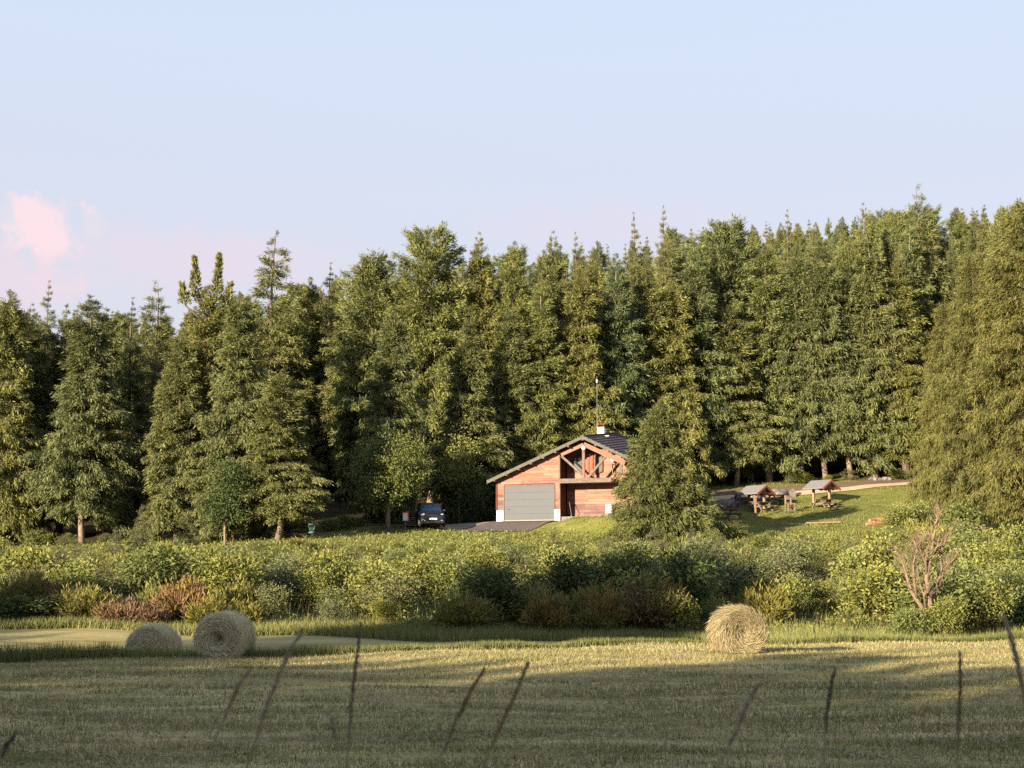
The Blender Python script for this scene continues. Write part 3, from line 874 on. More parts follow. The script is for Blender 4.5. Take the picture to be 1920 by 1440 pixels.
SKYX = [-60, 0, 100, 200, 300, 400, 480, 560, 640, 700, 760, 810, 900, 1000, 1100, 1200, 1300, 1400, 1500, 1600, 1700, 1800, 1920, 2000]
SKYY = [585, 580, 572, 578, 580, 560, 545, 528, 508, 500, 492, 470, 468, 458, 448, 440, 425, 415, 408, 402, 392, 382, 378, 376]
rows = [(126, 52, 110), (132, 36, 90), (139, 22, 60), (147, 14, 45), (157, 8, 32), (169, 4, 24), (184, 2, 20), (202, 0, 14), (222, -2, 9), (244, -4, 8)]


def hill_label(px, ri, pk):
    where = ('at the far left' if px < 330 else 'left of the dark gap' if px < 640 else 'left of the hut' if px < 930 else 'above the hut'
             if px < 1250 else 'above the left picnic shelter' if px < 1490 else 'above the right picnic shelter' if px < 1690 else 'above the golden spruces')
    kind = {'spire': 'narrow spruce spire', 'round': 'round topped fir', 'c': 'lumpy fir'}.get(pk, 'pointed spruce')
    row = 'inside the hill forest' if ri < 3 else 'on the skyline of the hill forest'
    return (kind + ' ' + row + ' ' + where, 'tree', kind + 's ' + row + ' ' + where)


for ri, (Y, lo, hi) in enumerate(rows):
    half = 0.365 * Y
    x = -half - 1
    while x < half + 1:
        yy = Y + random.uniform(-2.5, 2.5)
        if yy > edge_y(x) + 5 and (ri < 8 or x > 0.10 * yy):
            px = 960 + x / yy * FPX
            ytip = np.interp(px, SKYX, SKYY) + random.uniform(lo, hi) * (0.8 if px > 1000 else 1)
            p = at(px, ytip, yy)
            zb = tz(p.x, yy)
            hgt = p.z - zb
            if hgt > 6:
                h2 = min(hgt, 31)
                pk = random.choice(['a', 'b', 'c', 'd', 'c', 'a', 'd', 'round', 'spire', 'b'])
                place(CON[pk], 'spruce_tree', (p.x, yy, zb - 0.05), h2, random.uniform(2.3, 3.3), *hill_label(px, ri, pk), lean=0.015)
        x += random.uniform(3.0, 4.4) * (1 + ri * 0.05)

# wood behind the photographer: throws the long evening shadows over the meadow
tanE = math.tan(rad(SUN_EL))
# where the shadow edge lies on the meadow: (x, y, height above the meadow) -> lateral q, reach a
EDGE = [(-24, 57, 1.3), (-19.5, 57, 1.6), (-17.3, 56, -0.3), (-15.5, 50, -1.2), (-12, 50, -1.2), (-10.2, 51, -1.2), (-2.2, 58, 1.7), (1.5, 61, 3.0), (4.2, 61, 2.6),
        (6.0, 57, -0.3), (-9.2, 37, 0.4), (-7.4, 32, 3.0), (-6.2, 32, 3.4), (-5.2, 32, 2.6), (-4.0, 31.5, 0.4), (-3.2, 28.6, 0), (0, 26.6, 0), (2.0, 26.6, 0), (5.65, 29, 0), (8.7, 33.2, 0), (9.6, 31.5, 0), (7.9, 26.6, 0), (9.6, 27.2, 0), (11, 30, 0)]
_e = sorted((x * -LH.y + y * LH.x, -(x * LH.x + y * LH.y) + z / tanE) for x, y, z in EDGE)
QB = [p[0] for p in _e]; AB = [p[1] + (5.0 if p[1] > 48 else 0.8) for p in _e]
q = min(QB) - 4
while q < max(QB) + 15:
    for a0, dq, dh in ((-25, 0, 0.5), (-30, 0.8, -0.8)):
        qq = q + dq + random.uniform(-0.2, 0.2)
        aa = a0 + random.uniform(-1.5, 1.5)
        pos = Vector((-LH.y * qq - LH.x * aa, LH.x * qq - LH.y * aa, 0))
        H = (np.interp(qq, QB, AB) - aa) * tanE + dh
        place(CON['round' if np.interp(qq, QB, AB) > 36 else random.choice('abd')], 'spruce_tree', (pos.x, pos.y, tz(pos.x, pos.y) - 0.1), H, random.uniform(2.0, 2.6) + max(0, H - 13) * 0.15, 'spruce of the wood behind the photographer that shades the meadow', 'tree', 'spruces behind the photographer')
    q += 1.7

# ------------------------------------------------------------------ broad-leaved trees near the hut
LEAF = {
    'tree': leafy('round_tree', 31, 7.2, 3.2, 26000, 0.16, 'leaf', lobes=22, base=0.17, stems=10, trunk=0.17, stem_mat='bark_pale'),
    'maple': leafy('small_maple', 32, 5.0, 1.7, 9000, 0.15, 'leaf_dark', lobes=11, base=0.20, stems=8, trunk=0.07, stem_mat='bark_pale'),
    'thin': leafy('thin_tree', 33, 7.0, 1.6, 3200, 0.17, 'leaf_light', lobes=12, base=0.22, stems=10, trunk=0.06, stem_mat='bark_pale'),
    'l1': leafy('shrub_1', 41, 2.2, 1.4, 5200, 0.125, 'leaf_light', lobes=7, base=0.05),
    'l2': leafy('shrub_2', 42, 2.2, 1.3, 4200, 0.14, 'leaf', lobes=8, base=0.05),
    'l3': leafy('shrub_3', 43, 2.2, 1.5, 4200, 0.16, 'leaf_light', lobes=11, base=0.05),
    'l4': leafy('shrub_4', 44, 2.2, 1.2, 6200, 0.095, 'leaf_grey', lobes=8, base=0.05),
    'l5': leafy('shrub_5', 45, 2.2, 1.5, 3200, 0.20, 'leaf', lobes=10, base=0.05),
    'l6': leafy('shrub_6', 46, 2.2, 1.4, 4000, 0.15, 'leaf_dark', lobes=9, base=0.05),
    'bg': broom('broom_1', 51, 1.9, 1.1, 300, 'broom_green'),
    'bb': broom('broom_2', 52, 1.7, 1.1, 280, 'broom_brown'),
    'br': broom('broom_3', 53, 1.3, 0.8, 220, 'broom_red'),
    'bo': broom('broom_4', 54, 1.7, 1.1, 280, 'broom_orange'),
}


def plant(key, px, py_top, Y, r, name, label, cat, group=None, h=None):
    p = at(px, py_top, Y)
    zb = tz(p.x, Y)
    return place(LEAF[key] if key in LEAF else CON[key], name, (p.x, Y, zb - 0.03), (p.z - zb) if h is None else h, r, label, cat, group)


plant('tree', 729, 806, 102.6, 3.15, 'round_tree', 'round leafy tree with a short leaning trunk left of the parked car', 'tree')
plant('maple', 426, 866, 94.5, 1.75, 'small_maple', 'small dark green leafy tree before the spruces at the left forest edge', 'tree')
plant('thin', 862, 796, 110.5, 1.7, 'thin_tree', 'thin light green leafy tree in front of the dark gap left of the hut', 'tree')
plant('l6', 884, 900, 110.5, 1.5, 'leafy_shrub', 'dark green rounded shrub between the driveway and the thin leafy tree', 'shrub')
plant('sap', 268, 944, 93.5, 1.05, 'fir_sapling', 'young pointed fir sapling right of the long pale trunk at left', 'tree')
plant('sap', 218, 985, 92.5, 0.7, 'fir_sapling', 'smaller fir sapling touching the long pale trunk at left', 'tree')
plant('sap', 352, 952, 96.0, 1.1, 'fir_sapling', 'wide fir sapling left of the small dark green leafy tree', 'tree')
plant('sap', 142, 1000, 91.0, 0.7, 'fir_sapling', 'little fir sapling left of the long pale trunk', 'tree')
plant('sapd', 1041, 985, 93.0, 0.35, 'fir_sapling', 'tiny dark fir sapling below the right post of the garage door', 'tree')
plant('sap', 925, 998, 92.0, 0.45, 'fir_sapling', 'little fir sapling below the asphalt apron', 'tree')
plant('l3', 1690, 950, 99, 1.4, 'leafy_shrub', 'leafy shrub at the foot of the golden spruces by the picnic lawn', 'shrub')
plant('l3', 1720, 945, 101, 1.6, 'leafy_shrub', 'wide leafy shrub under the drooping golden boughs at right', 'shrub')
plant('l5', 1800, 945, 95, 1.5, 'leafy_shrub', 'low green shrub under the huge golden spruce at right', 'shrub')

# low growth along the foot of the forest
def edge_label(px, k):
    where = ('leftmost spruces' if px < 140 else 'tall spruce with pale trunk at left' if px < 300 else 'small dark green leafy tree' if px < 470 else 'dark forest gap' if px < 660
             else 'round leafy tree' if px < 870 else 'spruces beside the left shelter' if px < 1450 else 'spruces beside the right shelter' if px < 1640 else 'golden spruces')
    look = {'l1': 'low light green shrub', 'l2': 'low mid green shrub', 'l4': 'low grey green shrub', 'l5': 'low bushy green shrub', 'sap': 'knee high young fir'}[k]
    lab = f'{look} at the foot of the {where}'
    return lab, ('tree' if k == 'sap' else 'shrub'), lab


for i in range(46):
    px = random.uniform(-20, 1940)
    x = (px - 960) / FPX * 110
    if 860 < px < 1330: continue
    Y = float(edge_y(x)) - random.uniform(0.3, 2.2)
    x = (px - 960) / FPX * Y
    Y = float(edge_y(x)) - random.uniform(0.3, 2.2)
    if 1330 < px < 1740: Y += 1.0
    k = random.choice(['l1', 'l2', 'l4', 'l5', 'sap'])
    h = random.uniform(0.5, 1.1)
    pr = LEAF.get(k) or CON[k]
    place(pr, 'leafy_shrub', (x, Y, tz(x, Y) - 0.03), h, h * random.uniform(0.6, 1.0), *edge_label(px, k))

# the thicket between meadow and hut
LIMX = [-60, 0, 150, 300, 450, 600, 700, 900, 1040, 1100, 1200, 1330, 1400, 1500, 1600, 1680, 1750, 1920, 2000]
LIMY = [1022, 1022, 1034, 1032, 1032, 1026, 1024, 1026, 1022, 1012, 992, 996, 1008, 1018, 1010, 994, 975, 988, 988]
pts = []
tries = 0
while len(pts) < 285 and tries < 60000:
    tries += 1
    Y = 57.5 + 41 * random.random() ** 0.85
    X = random.uniform(-0.37, 0.37) * Y
    px = 960 + X / Y * FPX
    back = np.interp(px, [0, 700, 1000, 1300, 1500, 1700, 1920], [92, 93, 93, 96, 100, 100, 95])
    if Y > back: continue
    if 1430 < px < 1690 and Y < 63: continue
    dmin = 1.35 + (Y - 57) * 0.018
    if any((X - a) ** 2 + (Y - b) ** 2 < dmin * dmin for a, b in pts): continue
    pts.append((X, Y))
TH = 'leafy and broom shrubs of the thicket'
for (X, Y) in pts:
    px = 960 + X / Y * FPX
    zb = tz(X, Y)
    hl = at(px, np.interp(px, LIMX, LIMY) + random.uniform(-12, 26), Y).z - zb
    front = Y < 62.5
    h = min(random.uniform(1.0, 2.8), max(hl, 0.4))
    if front:
        if px < 500: k = random.choice(['bg', 'bg', 'l1', 'br', 'bg', 'l3', 'l2', 'bg'])
        elif 860 < px < 1330: k = random.choice(['bb', 'bg', 'l6', 'l2', 'bg', 'l5'])
        else: k = random.choice(['bg', 'l1', 'l3', 'l2', 'l4'])
        h = min(h, random.uniform(1.0, 2.3))
    else:
        k = random.choice(['l1', 'l1', 'l2', 'l3', 'l3', 'l4', 'l5', 'l4', 'sap', 'l3', 'sap', 'bg', 'sapd', 'sap'])
    pr = LEAF.get(k) or CON[k]
    r = max(0.55, min(1.7, h * random.uniform(0.55, 0.85)))
    side = ('at the far left' if px < 300 else 'below the left spruces' if px < 640 else 'below the parked car' if px < 900 else 'below the hut'
            if px < 1200 else 'below the low broad fir' if px < 1400 else 'below the picnic lawn' if px < 1690 else 'below the golden spruces')
    depth = 'along the meadow edge' if front else 'in the middle of the thicket' if Y < 78 else 'in the back of the thicket'
    look = {'l1': 'light green leafy shrub', 'l3': 'wide light green leafy shrub', 'l2': 'mid green leafy shrub', 'l5': 'mid green bushy shrub', 'l4': 'grey green leafy shrub', 'l6': 'dark green shrub',
            'bg': 'olive green broom bush', 'bb': 'brownish broom bush', 'br': 'reddish broom bush', 'bo': 'orange broom bush', 'sap': 'young grey green fir', 'sapd': 'young dark fir'}[k]
    lab = f'{look} {depth} {side}'
    if k[0] == 'b':
        place(pr, 'broom_bush', (X, Y, zb - 0.05), h, r, lab, 'bush', lab)
    elif k in ('sap', 'sapd'):
        place(pr, 'fir_sapling', (X, Y, zb - 0.05), h * 1.1, r * 0.8, lab, 'tree', lab)
    else:
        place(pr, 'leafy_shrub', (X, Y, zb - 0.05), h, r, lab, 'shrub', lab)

for (key, px, py, Y, r, nm, lab) in [
    ('bo', 345, 1096, 58.5, 1.15, 'broom_bush', 'orange yellow flowering broom behind the front hay bale at left'),
    ('br', 228, 1128, 56.8, 0.75, 'broom_bush', 'rust red dried broom above the half hidden small hay bale'),
    ('br', 283, 1136, 56.5, 0.55, 'broom_bush', 'low reddish dried broom just right above the half hidden small hay bale'),
    ('br', 118, 1100, 59.0, 0.8, 'broom_bush', 'reddish broom bush left of the green broom near the left frame edge'),
    ('br', 436, 1150, 57.0, 0.5, 'broom_bush', 'pinkish dry broom peeking out over the front hay bale'),
    ('bb', 60, 1085, 60, 1.2, 'broom_bush', 'dark brown broom standing at the far left of the thicket'),
    ('bg', 168, 1104, 57.5, 1.0, 'broom_bush', 'upright olive green broom left of the rust red broom'),
    ('bg', 395, 1120, 57.2, 1.0, 'broom_bush', 'olive green broom right behind the front hay bale'),
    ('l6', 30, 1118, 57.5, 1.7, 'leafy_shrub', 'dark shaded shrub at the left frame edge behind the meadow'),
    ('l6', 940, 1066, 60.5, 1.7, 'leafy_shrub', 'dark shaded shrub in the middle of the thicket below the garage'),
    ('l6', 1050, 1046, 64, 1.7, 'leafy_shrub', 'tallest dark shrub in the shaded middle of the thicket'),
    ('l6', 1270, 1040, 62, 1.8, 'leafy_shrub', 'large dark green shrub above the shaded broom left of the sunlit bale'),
    ('l5', 1190, 1078, 60, 1.6, 'leafy_shrub', 'mid green shrub in shade left of the large dark shrub'),
    ('bg', 870, 1120, 58, 1.2, 'broom_bush', 'olive broom at the left end of the shaded thicket front'),
    ('bo', 1030, 1122, 58, 0.9, 'broom_bush', 'shaded broom with orange flowers in the middle of the thicket front'),
    ('bo', 1130, 1108, 58.2, 0.9, 'broom_bush', 'shaded orange broom right of the middle of the thicket front'),
    ('bb', 1225, 1098, 58.5, 1.5, 'broom_bush', 'wide dark brown broom nearest the sunlit hay bale'),
    ('l2', 1772, 1128, 55.2, 0.85, 'leafy_shrub', 'small big leaved shrub at the foot of the bare forked shrub'),
    ('l5', 1712, 1144, 55.0, 0.8, 'leafy_shrub', 'low shrub left of the foot of the bare forked shrub'),
    ('l3', 1800, 1060, 63.5, 1.9, 'leafy_shrub', 'light green shrub right behind the bare forked shrub'),
    ('l1', 1890, 1070, 62, 1.9, 'leafy_shrub', 'light green shrub at the right frame edge above the meadow'),
]:
    plant(key, px, py, Y, r, nm, lab, 'bush' if nm == 'broom_bush' else 'shrub')

# ------------------------------------------------------------------ bare forked shrub at right
def build_bare_shrub():
    rng = np.random.default_rng(5)
    Y0 = 56.0
    base = at(1746, 1160, Y0)
    g = tz(base.x, Y0)
    root = empty('bare_shrub', (base.x, Y0, g))
    tag(root, 'pale bare many stemmed shrub with forked twigs standing before the thicket at right', 'shrub')
    sc = FPX / Y0

    def P(px, py, dy=0.0):
        q_ = at(px, py, Y0)
        return Vector((q_.x - base.x, dy, q_.z - g))
    stems = [
        [(1746, 1168, 0), (1744, 1130, 0), (1738, 1085, .05), (1742, 1062, .1), (1748, 1035, .1), (1752, 1010, .15), (1758, 985, .2), (1760, 968, .2)],
        [(1738, 1150, .1), (1722, 1125, .2), (1712, 1108, .3), (1704, 1080, .3), (1699, 1060, .35), (1693, 1045, .4)],
        [(1722, 1125, .2), (1714, 1090, .0), (1711, 1060, -.1), (1714, 1040, -.15), (1717, 1025, -.2)],
        [(1740, 1086, .1), (1734, 1055, -.1), (1726, 1042, -.2), (1719, 1030, -.2)],
        [(1748, 1140, .2), (1760, 1110, .4), (1766, 1090, .5), (1774, 1070, .5), (1771, 1050, .5), (1772, 1025, .6)],
        [(1742, 1062, .1), (1733, 1040, .3), (1732, 1020, .4)],
        [(1748, 1035, .1), (1757, 1024, -.1), (1768, 1020, -.2)],
        [(1774, 1070, .5), (1784, 1062, .4), (1792, 1056, .4)],
        [(1738, 1150, .1), (1728, 1115, -.3), (1724, 1105, -.3)],
    ]
    r0s = [0.115, 0.095, 0.06, 0.055, 0.085, 0.05, 0.04, 0.035, 0.05]
    tw = MB()
    for st, r0 in zip(stems, r0s):
        pp = [P(*a) for a in st]
        rr = [r0 * (1 - 0.75 * i / (len(pp) - 1)) for i in range(len(pp))]
        MB().tube(pp, rr, 7).build('stem', M['deadwood'], root, True)
        for i in range(1, len(pp)):
            for _ in range(4):
                p = pp[i]
                out = Vector((rng.normal() * 0.5 + np.sign(p.x) * 0.12, rng.normal() * 0.4, 0.75 + 0.4 * rng.random()))
                ln = 0.30 + 0.45 * rng.random()
                m1 = p + out * ln * 0.5 + Vector(rng.normal(size=3) * 0.05)
                e = p + out * ln + Vector(rng.normal(size=3) * 0.10)
                tw.tube([p, m1, e], [0.022, 0.014, 0.005], 4, False)
                for __ in range(2):
                    e2 = m1 + Vector((rng.normal() * 0.22, rng.normal() * 0.2, 0.15 + 0.25 * rng.random()))
                    tw.tube([m1, e2], [0.011, 0.004], 4, False)
    tw.build('twigs', M['deadwood'], root)['kind'] = 'stuff'


build_bare_shrub()

# ------------------------------------------------------------------ wooden hut
def HP(px, py, v=0.0):
    """(u, w) on the house plane at depth v seen at photograph pixel (px, py)"""
    d = pix_dir(px, py)
    o = Vector((0, 0, CAM_Z)) - HO - HV * v
    t = -(o.dot(HV)) / d.dot(HV)
    p = o + d * t
    return p.dot(HU), p.z


def build_house():
    rng = random.Random(3)
    root = empty('wooden_hut', HO, -HPHI)
    tag(root, 'red wooden forest hut with grey garage door, open gable balcony and dark roof', 'house')
    UA = HP(1092, 818, -0.6)[0]                  # ridge
    WA = HP(1092, 818, -0.6)[1]
    SL, SR = 0.405, 0.47
    DEP, V0 = 7.1, -0.6
    UL, UR = -0.55, UA + 4.15
    RISE = 0.92

    def wr(u, v):                                # roof top surface
        return WA + RISE * (v - V0) / (DEP - V0) - (SL * (UA - u) if u < UA else SR * (u - UA))

    def wu(u, v):                                # underside
        return wr(u, v) - 0.17
    UD = HP(1049, 940)[0]                        # edge between garage and recess
    UE = 10.1                                    # right wall
    RD = 1.55                                    # recess depth
    dl, dr = HP(946, 940)[0], HP(1039, 940)[0]
    dt = HP(990, 911)[1]
    # ---- inner shell behind the boards (split into walls)
    MB().prism([(0, 0.06, 0), (UD, 0.06, 0), (UD, 0.06, wu(UD, 0)), (0, 0.06, wu(0, 0))], (0, 0.12, 0)).build('wall', M['backing'], root)
    MB().prism([(UD - 0.16, 0.2, 0), (UD - 0.16, RD, 0), (UD - 0.16, RD, wu(UD, RD) - 0.05), (UD - 0.16, 0.2, wu(UD, 0) - 0.05)], (0.13, 0, 0)).build('wall', M['backing'], root)
    MB().prism([(UD, RD + 0.06, 0), (UE, RD + 0.06, 0), (UE, RD + 0.06, wu(UE, RD)), (UA, RD + 0.06, wu(UA, RD)), (UD, RD + 0.06, wu(UD, RD))], (0, 0.12, 0)).build('wall', M['backing'], root)
    MB().prism([(UE - 0.14, RD + 0.2, 0), (UE - 0.14, DEP - 0.5, 0), (UE - 0.14, DEP - 0.5, wu(UE, DEP - .5) - 0.05), (UE - 0.14, RD + 0.2, wu(UE, RD) - 0.05)], (0.14, 0, 0)).build('wall', M['plank_old'], root)
    MB().prism([(0, 0.2, 0), (0, DEP - 0.5, 0), (0, DEP - 0.5, wu(0, DEP - 0.5) - 0.05), (0, 0.2, wu(0, 0) - 0.05)], (0.13, 0, 0)).build('wall', M['backing'], root)
    MB().prism([(0.15, DEP - 0.64, 0), (UE - 0.15, DEP - 0.64, 0), (UE - 0.15, DEP - 0.64, wu(UE, DEP - .6)), (UA, DEP - 0.64, wu(UA, DEP - .6)), (0.15, DEP - 0.64, wu(0.15, DEP - .6))], (0, 0.12, 0)).build('wall', M['backing'], root)

    def plank(poly, d, old):
        MB().prism(poly, d).build('plank', M['plank_old'] if old else M['plank'], root)

    ph = 0.185
    # ---- front facade boards
    w = 0.80
    while w < wu(UD, 0):
        wt = min(w + ph - 0.008, wu(UD, 0) - 0.01)
        lo = max(0.0, UA - (WA + RISE * (0 - V0) / (DEP - V0) - 0.17 - w) / SL)
        lt = max(0.0, UA - (WA + RISE * (0 - V0) / (DEP - V0) - 0.17 - wt) / SL)
        segs = [(None, UD)] if w >= dt + 0.05 else [(None, dl - 0.05), (dr + 0.05, UD)]
        for (a, b) in segs:
            a0 = lo if a is None else a
            a1 = lt if a is None else a
            if b - a1 < 0.1: continue
            cuts = [a0]
            x = a0 + rng.uniform(0.8, 2.0)
            while x < b - 0.5:
                cuts.append(x); x += rng.uniform(1.0, 2.2)
            cuts.append(b)
            for i in range(len(cuts) - 1):
                l0 = cuts[i]; l1 = a1 if i == 0 else cuts[i]
                r_ = cuts[i + 1] - 0.006
                if r_ - l1 < 0.08: continue
                pr = rng.uniform(0.0, 0.014)
                old = (w < 1.9 and rng.random() < 0.85 and w < dt) or (dt < w < dt + 0.3 and i > 0)
                plank([(l0, 0.058, w), (r_, 0.058, w), (r_, 0.058, wt), (l1, 0.058, wt)], (0, -0.035 - pr, 0), old)
        w += ph
    # ---- recess back wall boards
    w = 0.46
    g0 = UD + 0.02
    while w < wu(UA, RD) - 0.05:
        wt = w + ph - 0.008
        wl = lambda ww: max(g0, UA - (wr(UA, RD) - 0.17 - ww) / SL)
        wrr = lambda ww: min(UE, UA + (wr(UA, RD) - 0.17 - ww) / SR)
        a0, a1, b0, b1 = wl(w), wl(wt), wrr(w), wrr(wt)
        if b1 - a1 < 0.15: break
        cuts = [a0]; x = a0 + rng.uniform(0.9, 2.4)
        while x < b1 - 0.6:
            cuts.append(x); x += rng.uniform(1.2, 2.6)
        cuts.append(b0)
        for i in range(len(cuts) - 1):
            l0 = cuts[i]; l1 = a1 if i == 0 else l0
            r0 = cuts[i + 1] - 0.006; r1 = (b1 if i == len(cuts) - 2 else cuts[i + 1]) - 0.006
            if r1 - l1 < 0.08: continue
            pr = rng.uniform(0, 0.014)
            plank([(l0, RD + 0.058, w), (r0, RD + 0.058, w), (r1, RD + 0.058, wt), (l1, RD + 0.058, wt)], (0, -0.035 - pr, 0), w < 1.15 and rng.random() < 0.85)
        w += ph
    # corner post between garage and recess, left corner board
    MB().box((UD + 0.03, 0.0, wu(UD, 0) / 2), (0.10, 0.16, wu(UD, 0) - 0.02)).build('corner_post', M['greywood'], root)
    MB().box((-0.03, 0.0, 0.8 + (wu(0, 0) - 0.8) / 2), (0.08, 0.12, wu(0, 0) - 0.82)).build('corner_post', M['backing'], root)
    # plinths
    for (a, b) in ((0.0, dl - 0.06), (dr + 0.06, UD + 0.07)):
        MB().box(((a + b) / 2, -0.005, 0.38), (b - a, 0.20, 0.80)).build('plinth', M['white'], root)
    MB().box(((UD + UE) / 2 + 0.3, RD - 0.12, 0.40), (UE - UD - 0.75, 0.22, 0.12)).build('plinth', M['pinkwood'], root)
    MB().box(((UD + UE) / 2 + 0.05, RD - 0.75, 0.13), (UE - UD - 0.1, 1.5, 0.30)).build('terrace', M['stone'], root)
    for (px, py, s) in ((1142, 954, 0.42), (1160, 921, 0.40)):
        u, w_ = HP(px, py, RD - 0.2)
        MB().box((u, RD - 0.2, w_), (s, 0.3, 0.62 if s > 0.41 else 0.5)).build('meter_box', M['white'], root)
    # ---- garage door
    door = MB().box(((dl + dr) / 2, 0.02, dt / 2 + 0.01), (dr - dl, 0.03, dt)).build('garage_door', M['door_grey'], root)
    n = 5
    for i in range(n):
        hh = dt / n
        MB().box(((dl + dr) / 2, -0.008, 0.03 + hh * (i + 0.5)), (dr - dl - 0.02, 0.026, hh - 0.014)).build('panel', M['door_grey'], door)
    MB().box((dl + 0.35, -0.04, 0.85), (0.12, 0.04, 0.04)).build('handle', M['black'], door)
    MB().box(((dl + dr) / 2, -0.03, 0.045), (dr - dl, 0.03, 0.05)).build('sill_strip', M['steel'], door)
    for uu in (dl - 0.03, dr + 0.03):
        MB().box((uu, -0.03, dt / 2), (0.06, 0.06, dt)).build('door_frame', M['greywood'], root)
    MB().box(((dl + dr) / 2, -0.03, dt + 0.04), (dr - dl + 0.12, 0.06, 0.07)).build('door_frame', M['greywood'], root)
    # ---- roof
    th = 0.13
    def slab(u0, u1, name, mat):
        poly = []
        pts = [(u0, V0), (u1, V0), (u1, DEP), (u0, DEP)]
        top = [(u, v, wr(u, v)) for (u, v) in pts]; bot = [(u, v, wr(u, v) - th) for (u, v) in pts]
        m = MB(); m.add(top + bot, [(0, 1, 2, 3), (7, 6, 5, 4), (0, 4, 5, 1), (1, 5, 6, 2), (2, 6, 7, 3), (3, 7, 4, 0)])
        return m.build(name, mat, root)
    slab(UL, UA, 'roof', M['roof'])
    rf = slab(UA, UR, 'roof', M['roof'])
    nc = 13
    for i in range(nc):
        a, b = UA + (UR - UA) * i / nc, UA + (UR - UA) * (i + 1.12) / nc
        b = min(b, UR + 0.04)
        ws = lambda u, v: WA + RISE * (v - V0) / (DEP - V0) - SR * (u - UA)
        v0, v1 = V0 + 0.05, DEP
        top = [(a, v0, ws(a, v0) + 0.012), (b, v0, ws(b, v0) + 0.065), (b, v1, ws(b, v1) + 0.065), (a, v1, ws(a, v1) + 0.012)]
        bot = [(p[0], p[1], p[2] - (0.008 if j in (0, 3) else 0.045)) for j, p in enumerate(top)]
        m = MB(); m.add(top + bot, [(0, 1, 2, 3), (7, 6, 5, 4), (0, 4, 5, 1), (1, 5, 6, 2), (2, 6, 7, 3), (3, 7, 4, 0)])
        m.build('tile_course', M['roof'], rf)
    MB().beam((UA, V0, wr(UA, V0) + 0.03), (UA, DEP, wr(UA, DEP) + 0.03), 0.3, 0.08).build('ridge_cap', M['roof'], rf)
    # rake boards and purlin ends
    MB().prism([(UL, V0 - 0.04, wr(UL, 0) - 0.30), (UL, V0 - 0.04, wr(UL, V0) + 0.03), (UA, V0 - 0.04, WA + 0.04), (UA, V0 - 0.04, WA - 0.18)], (0, 0.05, 0)).build('rake_board', M['rake'], root)
    MB().prism([(UA + .002, V0 - 0.04, WA + 0.04), (UR, V0 - 0.04, wr(UR, V0) + 0.03), (UR, V0 - 0.04, wr(UR, V0) - 0.18), (UA + .002, V0 - 0.04, WA - 0.18)], (0, 0.05, 0)).build('rake_board', M['rake'], root)
    for uu in (0.02, 0.95, 1.88, 2.81, 3.74, 4.67, 5.62, UA, UA + 0.95, UA + 1.85, UA + 2.75, UA + 3.6):
        wb = wr(uu, V0) - th - 0.085
        MB().box((uu, (V0 + 0.05) / 2 - 0.02, wb + 0.015), (0.13, abs(V0) + 0.02, 0.15)).build('purlin_end', M['pinkwood'], root)
    # ---- gable truss over the open recess
    def bm_(pa, pb, w_, h_, mat, v, name):
        a, b = HP(*pa, v), HP(*pb, v)
        return MB().beam((a[0], v, a[1]), (b[0], v, b[1]), w_, h_, (0, 1, 0)).build(name, mat, root)
    for (a, b) in (((1052, 852), (1094, 833)), ((1095, 833), (1172, 869))):
        bm_(a, b, 0.30, 0.12, M['plank'], -0.06, 'gable_rafter')
    bm_((1094.5, 838), (1094.5, 898), 0.19, 0.16, M['pinkwood'], -0.02, 'king_post')
    bm_((1053, 855), (1091, 889), 0.16, 0.14, M['greywood'], -0.02, 'brace')
    bm_((1102, 896), (1136, 856), 0.16, 0.14, M['greywood'], -0.02, 'brace')
    # balcony deck
    ub, wb = HP(1146, 902)
    wbt = HP(1060, 898)[1]
    dk = MB().box(((UD + ub) / 2 + 0.06, RD / 2 - 0.05, wbt - 0.16), (ub - UD - 0.02, RD + 0.08, 0.26)).build('balcony', M['greywood'], root)
    MB().box(((UD + ub) / 2 + 0.06, -0.11, wbt - 0.15), (ub - UD - 0.02, 0.05, 0.31)).build('fascia_board', M['greywood'], dk)
    # glazing behind the truss
    for poly in (((1072, 862), (1090, 851), (1092, 851), (1092, 889), (1072, 880)), ((1116, 850), (1130, 856), (1130, 884), (1116, 889))):
        v = RD - 0.03
        q_ = [HP(a, b, v) for a, b in poly]
        fr = MB().prism([(u, v, w_) for u, w_ in q_], (0, -0.03, 0)).build('window', M['pane'], root)
        f = MB()
        for i in range(len(q_)):
            a, b = q_[i], q_[(i + 1) % len(q_)]
            f.beam((a[0], v - 0.03, a[1]), (b[0], v - 0.03, b[1]), 0.07, 0.06, (0, 1, 0))
        f.build('window_frame', M['backing'], fr)
    for pxx in (1102.5, 1109.5):
        bm_((pxx, 848), (pxx, 897), 0.17, 0.05, M['redwood'], RD - 0.06, 'door_post')
    a = HP(1106, 850, RD - 0.03); b = HP(1106, 897, RD - 0.03)
    MB().box((a[0], RD - 0.03, (a[1] + b[1]) / 2), (0.16, 0.03, a[1] - b[1])).build('window', M['pane'], root)
    a = HP(1163.5, 868, RD - 0.04); b = HP(1163.5, 891, RD - 0.04)
    MB().box((a[0], RD - 0.03, (a[1] + b[1]) / 2), (0.24, 0.03, a[1] - b[1])).build('window', M['pane'], root)
